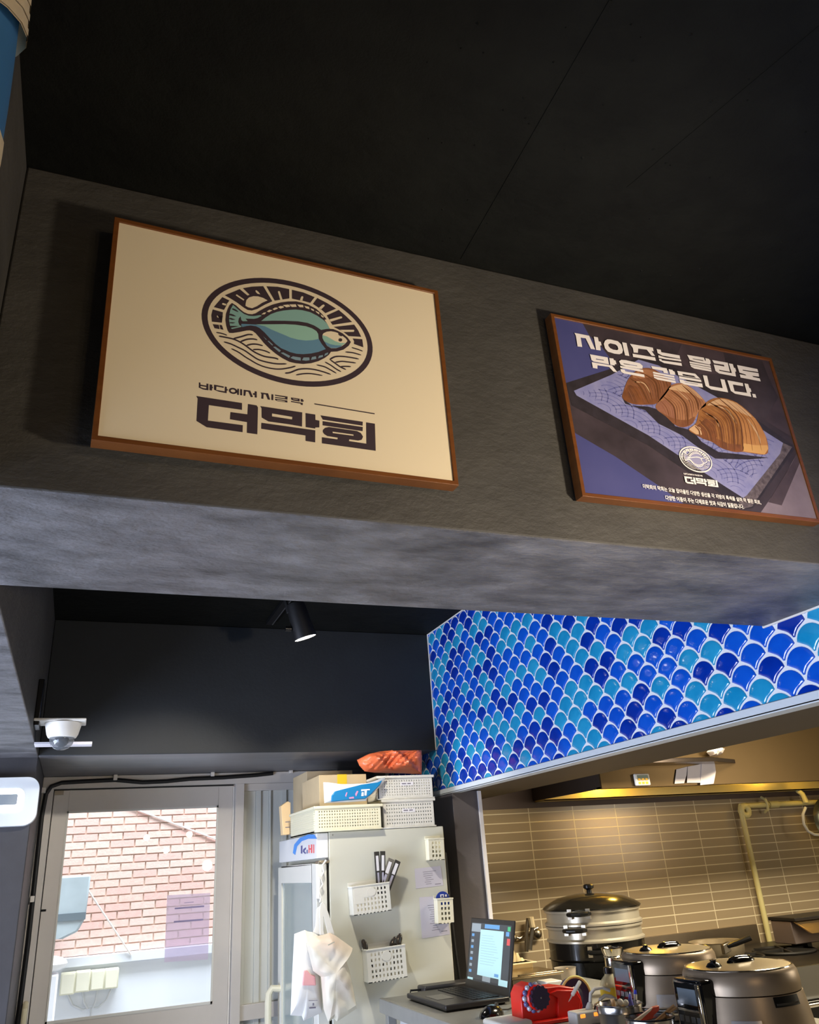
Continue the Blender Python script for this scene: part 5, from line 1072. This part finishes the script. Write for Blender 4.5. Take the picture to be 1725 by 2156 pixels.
for i, (x, y, w) in enumerate(((1077, 1990, 9), (1088, 2006, 8), (1098, 2016, 8))):
    a = onY(x, y, 3.52); b = onY(x, 2032, 3.52)
    single('beige_scoop', MB().tube([b-Vector((0, 0, .01)), b*.5+a*.5, a], [.024-.003*i, .018, .006], 14), mat('beige_scoop', (214, 194, 146), .45), ('tallest beige scoop in the cream tray', 'middle beige scoop in the cream tray', 'shortest beige scoop in the cream tray')[i], 'scoop', 'scoops in the cream tray')
# ---- utensils by the kitchen wall
UY = 4.375
a = onY(1112, 1962, UY)
single('utensil_rail', MB().tube([onY(1074, 1968, UY), onY(1094, 1976, UY), onY(1133, 1953, UY)], .006, 8).sphere(onY(1081, 1975, UY), .022, 12).sphere(onY(1131, 1966, UY), .028, 12), STEELD, 'steel hook bar with round knobs on the kitchen tiles', 'hook bar')
t = thing('kitchen_knife', 'knife with a dark handle standing behind the laptop screen', 'knife', onY(1066, 1990, 3.53))
part('handle', MB().prism(QY([(1058,1966),(1060,1942),(1066,1937),(1073,1945),(1075,1972)], 3.415), (0, .022, 0)), mat('dark_wood_handle', (52, 30, 26), .4), t, bevel=.004)
part('blade', MB().prism(QY([(1059,1966),(1074,1970),(1078,2120),(1062,2120)], 3.42), (0, .003, 0)), STEEL, t)
t = thing('kitchen_tongs', 'pair of steel tongs hanging left of the stacked steamer', 'tongs', onY(1112, 2000, 4.2))
part('arm', MB().tube([onY(1112, 1934, 4.35), onY(1109, 1965, 4.35), onY(1109, 2004, 4.35)], .011, 8), STEELD, t)
part('arm', MB().tube([onY(1118, 1932, 4.35), onY(1121, 1955, 4.35), onY(1116, 2000, 4.35)], .012, 8), STEEL, t)
part('grip', MB().tube([onY(1117, 1931, 4.34), onY(1121, 1952, 4.34)], .018, 10), mat('pale_grip', (214, 196, 160), .4), t)
# ---- stove line
ST = 1.03
t = thing('gas_range', 'stainless gas range with yellow knobs along the kitchen wall', 'range', (3.6, 3.9, 0))
part('range_body', MB().box((2.14, 3.46, 0), (5.19, 4.325, ST-.07)), mat('dark_range_body', (30, 28, 26), .5), t)
part('cooktop', MB().box((2.14, 3.42, ST-.07), (5.19, 4.325, ST-.004)), mat('sooty_cooktop', (46, 42, 38), .4, .6, var=.2), t, bevel=.004)
part('front_panel', MB().box((2.14, 3.405, ST-.14), (5.19, 3.425, ST-.005)), mat('range_front_steel', (168, 170, 170), .3, 1), t)
rail0 = ST-.155
part('rail', MB().tube([(2.16, 3.37, rail0), (5.15, 3.37, rail0)], .014, 12), CHR, t)
for i in range(9):
    kx_ = 3.80+i*.105
    part('knob', MB().lathe([(.020, 0), (.019, .025), (.014, .028)], (kx_, 3.405, ST-.08), (0, -1, 0), 18).box((kx_-.004, 3.362, ST-.098), (kx_+.004, 3.38, ST-.062)), mat('yellow_knob' if i % 3 else 'tan_knob', (214, 176, 40) if i % 3 else (176, 140, 100), .4), t)
for cx in (2.42, 3.32, 3.68):
    g = MB()
    for k in range(6): an = k*math.pi/3; g.obox(Vector((cx, 3.88, ST+.004))+Vector((math.cos(an), math.sin(an), 0))*.09, Vector((math.cos(an), math.sin(an), 0))*.07, Vector((-math.sin(an), math.cos(an), 0))*.007, (0, 0, .010))
    g.torus((cx, 3.88, ST+.004), (0, 0, 1), .16, .008, 32, 8)
    part('burner_grate', g, mat('cast_iron', (26, 24, 22), .6), t)
a, b = onY(1342, 1977, 4.385), onY(1592, 1944, 4.385)
single('steel_backsplash', MB().box((2.7, 4.378, ST-.1), (b.x, 4.398, (a.z+b.z)/2)), mat('backsplash_steel', (150, 136, 116), .38, .9, var=.08), 'stainless splash panel on the kitchen wall behind the saucepan', 'splash panel', bevel=.002)
# stacked steamer
sy = 3.80; sr = .232
zz = lambda y: onY(1253, y, sy-sr).z
cx = onY(1251, 1950, sy).x
zl, z1, z2 = zz(1918), zz(1954), zz(1991)
t = thing('steamer_pot', 'tall steamer of two shiny tiers on a black pot with a black lid', 'steamer', (cx, sy, ST))
def tier(zb_, zt_, nm): 
    h = zt_-zb_
    return part(nm, MB().lathe([(sr*.985, 0), (sr*1.03, .004), (sr*1.03, .012), (sr*.985, .020), (sr*.985, h-.012), (sr*1.02, h-.010), (sr*1.02, h)], (cx, sy, zb_), n=56), mat('steamer_aluminium', (206, 200, 184), .28, .6, bump=.02, bscale=60, stretch=(1, 1, .05)), t)
T1 = tier(z1, zl, 'upper_tier'); T2 = tier(z2, z1, 'lower_tier')
part('black_pot', MB().lathe([(sr*.90, 0), (sr*.98, .02), (sr*1.0, z2-ST-.09), (sr*1.03, z2-ST-.085), (sr*1.0, z2-ST-.08), (sr*1.0, z2-ST)], (cx, sy, ST+.0146), n=56), BLACKM, t)
part('lid', MB().lathe([(sr*1.04, 0), (sr*1.05, .006), (sr*.98, .020), (sr*.7, .050), (sr*.3, .066), (.0005, .069)], (cx, sy, zl), n=56), mat('lid_black', (30, 28, 24), .18, coat=.4), t)
part('lid_knob', MB().lathe([(.014, 0), (.012, .014), (.026, .022), (.026, .034), (.018, .040), (.0005, .041)], (cx, sy, zl+.067), n=24), BLACKP, t)
def ear(zc, an, par):
    d = Vector((math.cos(an), math.sin(an), 0)); s = Vector((-d.y, d.x, 0)); c = Vector((cx, sy, zc))+d*sr
    e = part('handle', MB().tube([c-s*.05, c-s*.045+d*.03, c-s*.02+d*.05, c+s*.02+d*.05, c+s*.045+d*.03, c+s*.05], .010, 10), BLACKP, t)
    for q_ in (-.045, .045): part('bracket', MB().obox(c+s*q_, s*.010, d*.010, (0, 0, .022)), mat('worn_bracket', (206, 198, 182), .3, .8), e)
ear(z1-.01, math.radians(215), T2); ear(zl-.012, math.radians(222), T1); ear(z2-.03, math.radians(240), None)
# saucepan
c = onY(1508, 1982, 3.92); r_ = (onY(1552, 1980, 3.92)-c).length
t = thing('saucepan', 'grey saucepan with a long black handle behind the rice cookers', 'saucepan', (c.x, 3.92, ST))
H = c.z-ST
part('pan_body', MB().lathe([(r_*.9, .0146), (r_*.97, .03), (r_, H), (r_*1.02, H+.002), (r_*.97, H-.002), (r_*.93, .02), (.0005, .018)], (c.x, 3.92, ST), n=40), mat('worn_pan_metal', (178, 164, 138), .4, .7), t)
hA, hB = onY(1534, 1992, 3.74), onY(1582, 1974, 3.66)
part('handle', MB().tube([hA, hA.lerp(hB, .3), hB], [.010, .014, .013], 10), BLACKP, t)
part('handle_bracket', MB().obox(hA-Vector((.01, -.01, .008)), (.022, 0, .006), (0, .012, 0), (0, 0, .022)), STEELD, t, bevel=.003)
# salamander grill at the right edge
a = onY(1674, 1936, 3.80)
gx = a.x
t = thing('salamander_grill', 'stainless countertop grill at the right edge of the kitchen', 'grill', (gx+.4, 4.0, ST))
zg = a.z
part('grill_case', MB().box((gx-.005, 3.83, ST+.03), (gx+.85, 3.98, zg-.01)), mat('grill_case_steel', (156, 142, 140), .35, .8), t, bevel=.004)
part('top_plate', MB().box((gx-.01, 3.79, zg-.01), (gx+.86, 3.99, zg+.008)), mat('grill_top_black', (30, 26, 24), .35), t, bevel=.003)
part('front_door', MB().prism([(gx, 3.80, zg-.012), (gx+.85, 3.80, zg-.012), (gx+.85, 3.70, ST+.09), (gx, 3.70, ST+.09)], (0, .02, 0)), mat('grill_front_steel', (186, 158, 118), .3, .9, var=.08), t, bevel=.002)
part('door_handle', MB().tube([(gx+.14, 3.76, zg-.07), (gx+.14, 3.715, zg-.078), (gx+.7, 3.715, zg-.078), (gx+.7, 3.76, zg-.07)], .010, 10), CHR, t)
for sx in (.10, .70): part('foot', MB().box((gx+sx, 3.85, ST-.0025), (gx+sx+.03, 3.97, ST+.031)), BLACKP, t)
# ---- extraction hood
HX = onY(1122, 1690, 4.4).x
HF = onX(1268, 1660, HX).y; HZ = onX(1268, 1660, HX).z
t = thing('extractor_hood', 'stainless extractor hood above the stove, lit yellow underneath', 'extractor hood', ((HX+5.19)/2, 4.1, HZ))
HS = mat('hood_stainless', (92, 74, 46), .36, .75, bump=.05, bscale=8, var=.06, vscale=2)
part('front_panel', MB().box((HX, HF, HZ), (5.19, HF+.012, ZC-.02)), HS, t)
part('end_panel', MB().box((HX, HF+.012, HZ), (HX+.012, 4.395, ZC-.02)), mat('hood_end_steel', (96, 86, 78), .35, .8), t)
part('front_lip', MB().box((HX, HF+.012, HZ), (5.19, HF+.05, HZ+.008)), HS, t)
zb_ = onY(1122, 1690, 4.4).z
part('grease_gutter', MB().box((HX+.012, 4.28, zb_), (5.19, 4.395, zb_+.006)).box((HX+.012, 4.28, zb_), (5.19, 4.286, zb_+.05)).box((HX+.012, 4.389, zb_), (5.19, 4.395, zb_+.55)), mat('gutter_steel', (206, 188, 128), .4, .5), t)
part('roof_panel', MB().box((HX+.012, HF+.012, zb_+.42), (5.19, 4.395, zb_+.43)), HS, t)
lq = onY(1668, 1655, 4.18)
part('lamp', MB().lathe([(.05, 0), (.05, .02), (.02, .07), (.02, .1)], (lq.x, 4.16, zb_+.05), n=20), mat('hood_lamp_glow', (255, 214, 110), .4, emit=4), t)
part('lamp', MB().lathe([(.05, 0), (.05, .02), (.02, .07), (.02, .1)], (3.0, 4.16, zb_+.12), n=20), mat('hood_lamp_glow', (255, 214, 110), .4, emit=4), t)
HY = HF-.003
tv = thing('kitchen_timer', 'small white timer with yellow buttons stuck on the hood', 'timer', onY(1350, 1655, HY))
a, b = onY(1333, 1634, HY), onY(1368, 1654, HY)
part('timer_case', MB().box((a.x, HY-.015, b.z), (b.x, HY, a.z+.01)), WHITEP, tv, bevel=.006)
part('timer_screen', MB().box((a.x+.015, HY-.0165, (a.z+b.z)/2+.004), (b.x-.012, HY-.014, a.z+.002)), mat('timer_lcd', (96, 118, 100), .3), tv)
g = MB(); wq = b.x-a.x
for i in range(3):
    for j in range(2): g.box((a.x+wq*(.18+.24*i), HY-.0175, b.z+.008+.018*j), (a.x+wq*(.34+.24*i), HY-.014, b.z+.019+.018*j))
part('timer_buttons', g, mat('amber_button', (232, 178, 50), .4), tv)
for i, (pts, lb) in enumerate((([(1425,1620),(1448,1614),(1446,1632),(1441,1649),(1421,1650)], 'white paper slip hanging on the hood, leftmost of three'), ([(1449,1614),(1480,1608),(1480,1630),(1477,1648),(1447,1648)], 'white paper slip hanging on the hood, middle of three'), ([(1478,1608),(1505,1604),(1508,1625),(1503,1650),(1475,1653)], 'white paper slip hanging on the hood, rightmost of three'))):
    single('paper_slip', MB().prism([onY(x, y, HY-.004-.003*i) for x, y in pts], (0, .0008, 0)), mat('slip_paper', (214, 206, 206), .7), lb, 'paper slip', 'paper slips on the hood', smooth=None)
q = onY(1506, 1580, HY-.02)
single('crumpled_wrap', puffy(MB(), QY([(1488,1584),(1495,1575),(1512,1572),(1524,1577),(1520,1588),(1508,1592),(1496,1592)], HY-.03), (0, -1, 0), .03, wr=.006, freq=22, seed=9), mat('cloudy_wrap', (206, 196, 190), .4), 'crumpled pale wrap on the hood just under the dark soffit', 'wrap')
zs = 1.6+.40
P_ = [onZ(*p, zs) for p in ((1505, 1603), (1272, 1659), (1150, 1662), (1330, 1604))]
P_ = [(2.30, min(P_[1].y, HF-.006)), (P_[1].x, min(P_[1].y, HF-.006)), (P_[0].x, P_[0].y), (2.30, P_[0].y)]
single('steel_shelf', MB().prism([(x, y, zs) for x, y in P_], (0, 0, .022)), mat('dull_shelf_steel', (120, 108, 98), .22, 1, var=.15, vscale=3), 'flat stainless shelf hanging below the hood beside the soffit', 'shelf', bevel=.002)
# ---- gas pipe and hoses on the tiles
GY = 4.355
pp = [onY(x, y, GY) for x, y in ((1628, 2020), (1600, 1885), (1560, 1706), (1558, 1700), (1565, 1697), (1615, 1694), (1740, 1686))]
t = thing('gas_pipe', 'cream gas pipe running down the taupe kitchen tiles', 'pipe', pp[0])
YPIPE = mat('cream_pipe_paint', (206, 196, 140), .4)
part('pipe', MB().tube([Vector((pp[1].x, GY, .95)), Vector((pp[1].x, GY, pp[2].z)), ], .017, 14).tube([Vector((pp[1].x, GY, pp[4].z)), Vector((5.15, GY, pp[4].z))], .017, 14), YPIPE, t)
part('elbow', MB().torus(Vector((pp[1].x+.03, GY, pp[4].z-.03)), (0, -1, 0), .03, .021, 10, 14, a0=math.radians(0), a1=math.radians(360)), YPIPE, t)
cl = onY(1626, 1694, GY)
part('coupling', MB().tube([Vector((cl.x-.03, GY, pp[4].z)), Vector((cl.x+.05, GY, pp[4].z))], .022, 14), YPIPE, t)
part('clip', MB().tube([Vector((cl.x-.06, GY+.02, pp[4].z-.045)), Vector((cl.x-.06, GY-.015, pp[4].z-.03)), Vector((cl.x-.06, GY-.022, pp[4].z)), Vector((cl.x-.06, GY-.015, pp[4].z+.03)), Vector((cl.x-.06, GY+.02, pp[4].z+.05))], .009, 8), YPIPE, t)
single('gas_hose', MB().tube([onY(x, y, 4.30) for x, y in ((1680, 1664), (1690, 1672), (1697, 1686), (1698, 1690))], .017, 12), YPIPE, 'short cream hose dropping from the hood to the pipe', 'hose')
single('white_lead', MB().tube([onY(x, y, 4.24) for x, y in ((1697, 1700), (1691, 1715), (1693, 1735), (1702, 1750), (1715, 1757), (1735, 1758))], .009, 10), WHITEP, 'white lead looping below the gas pipe at the right edge', 'cable')
pc = onY(1746, 1725, 4.325)
single('hanging_pan_lid', MB().lathe([(.135, 0), (.14, .006), (.115, .025), (.05, .038), (.0005, .040)], pc, (0, -1, 0), 40), mat('pan_lid_steel', (150, 154, 136), .25, .9), 'round steel lid hanging on the tiles at the right edge', 'pan lid')
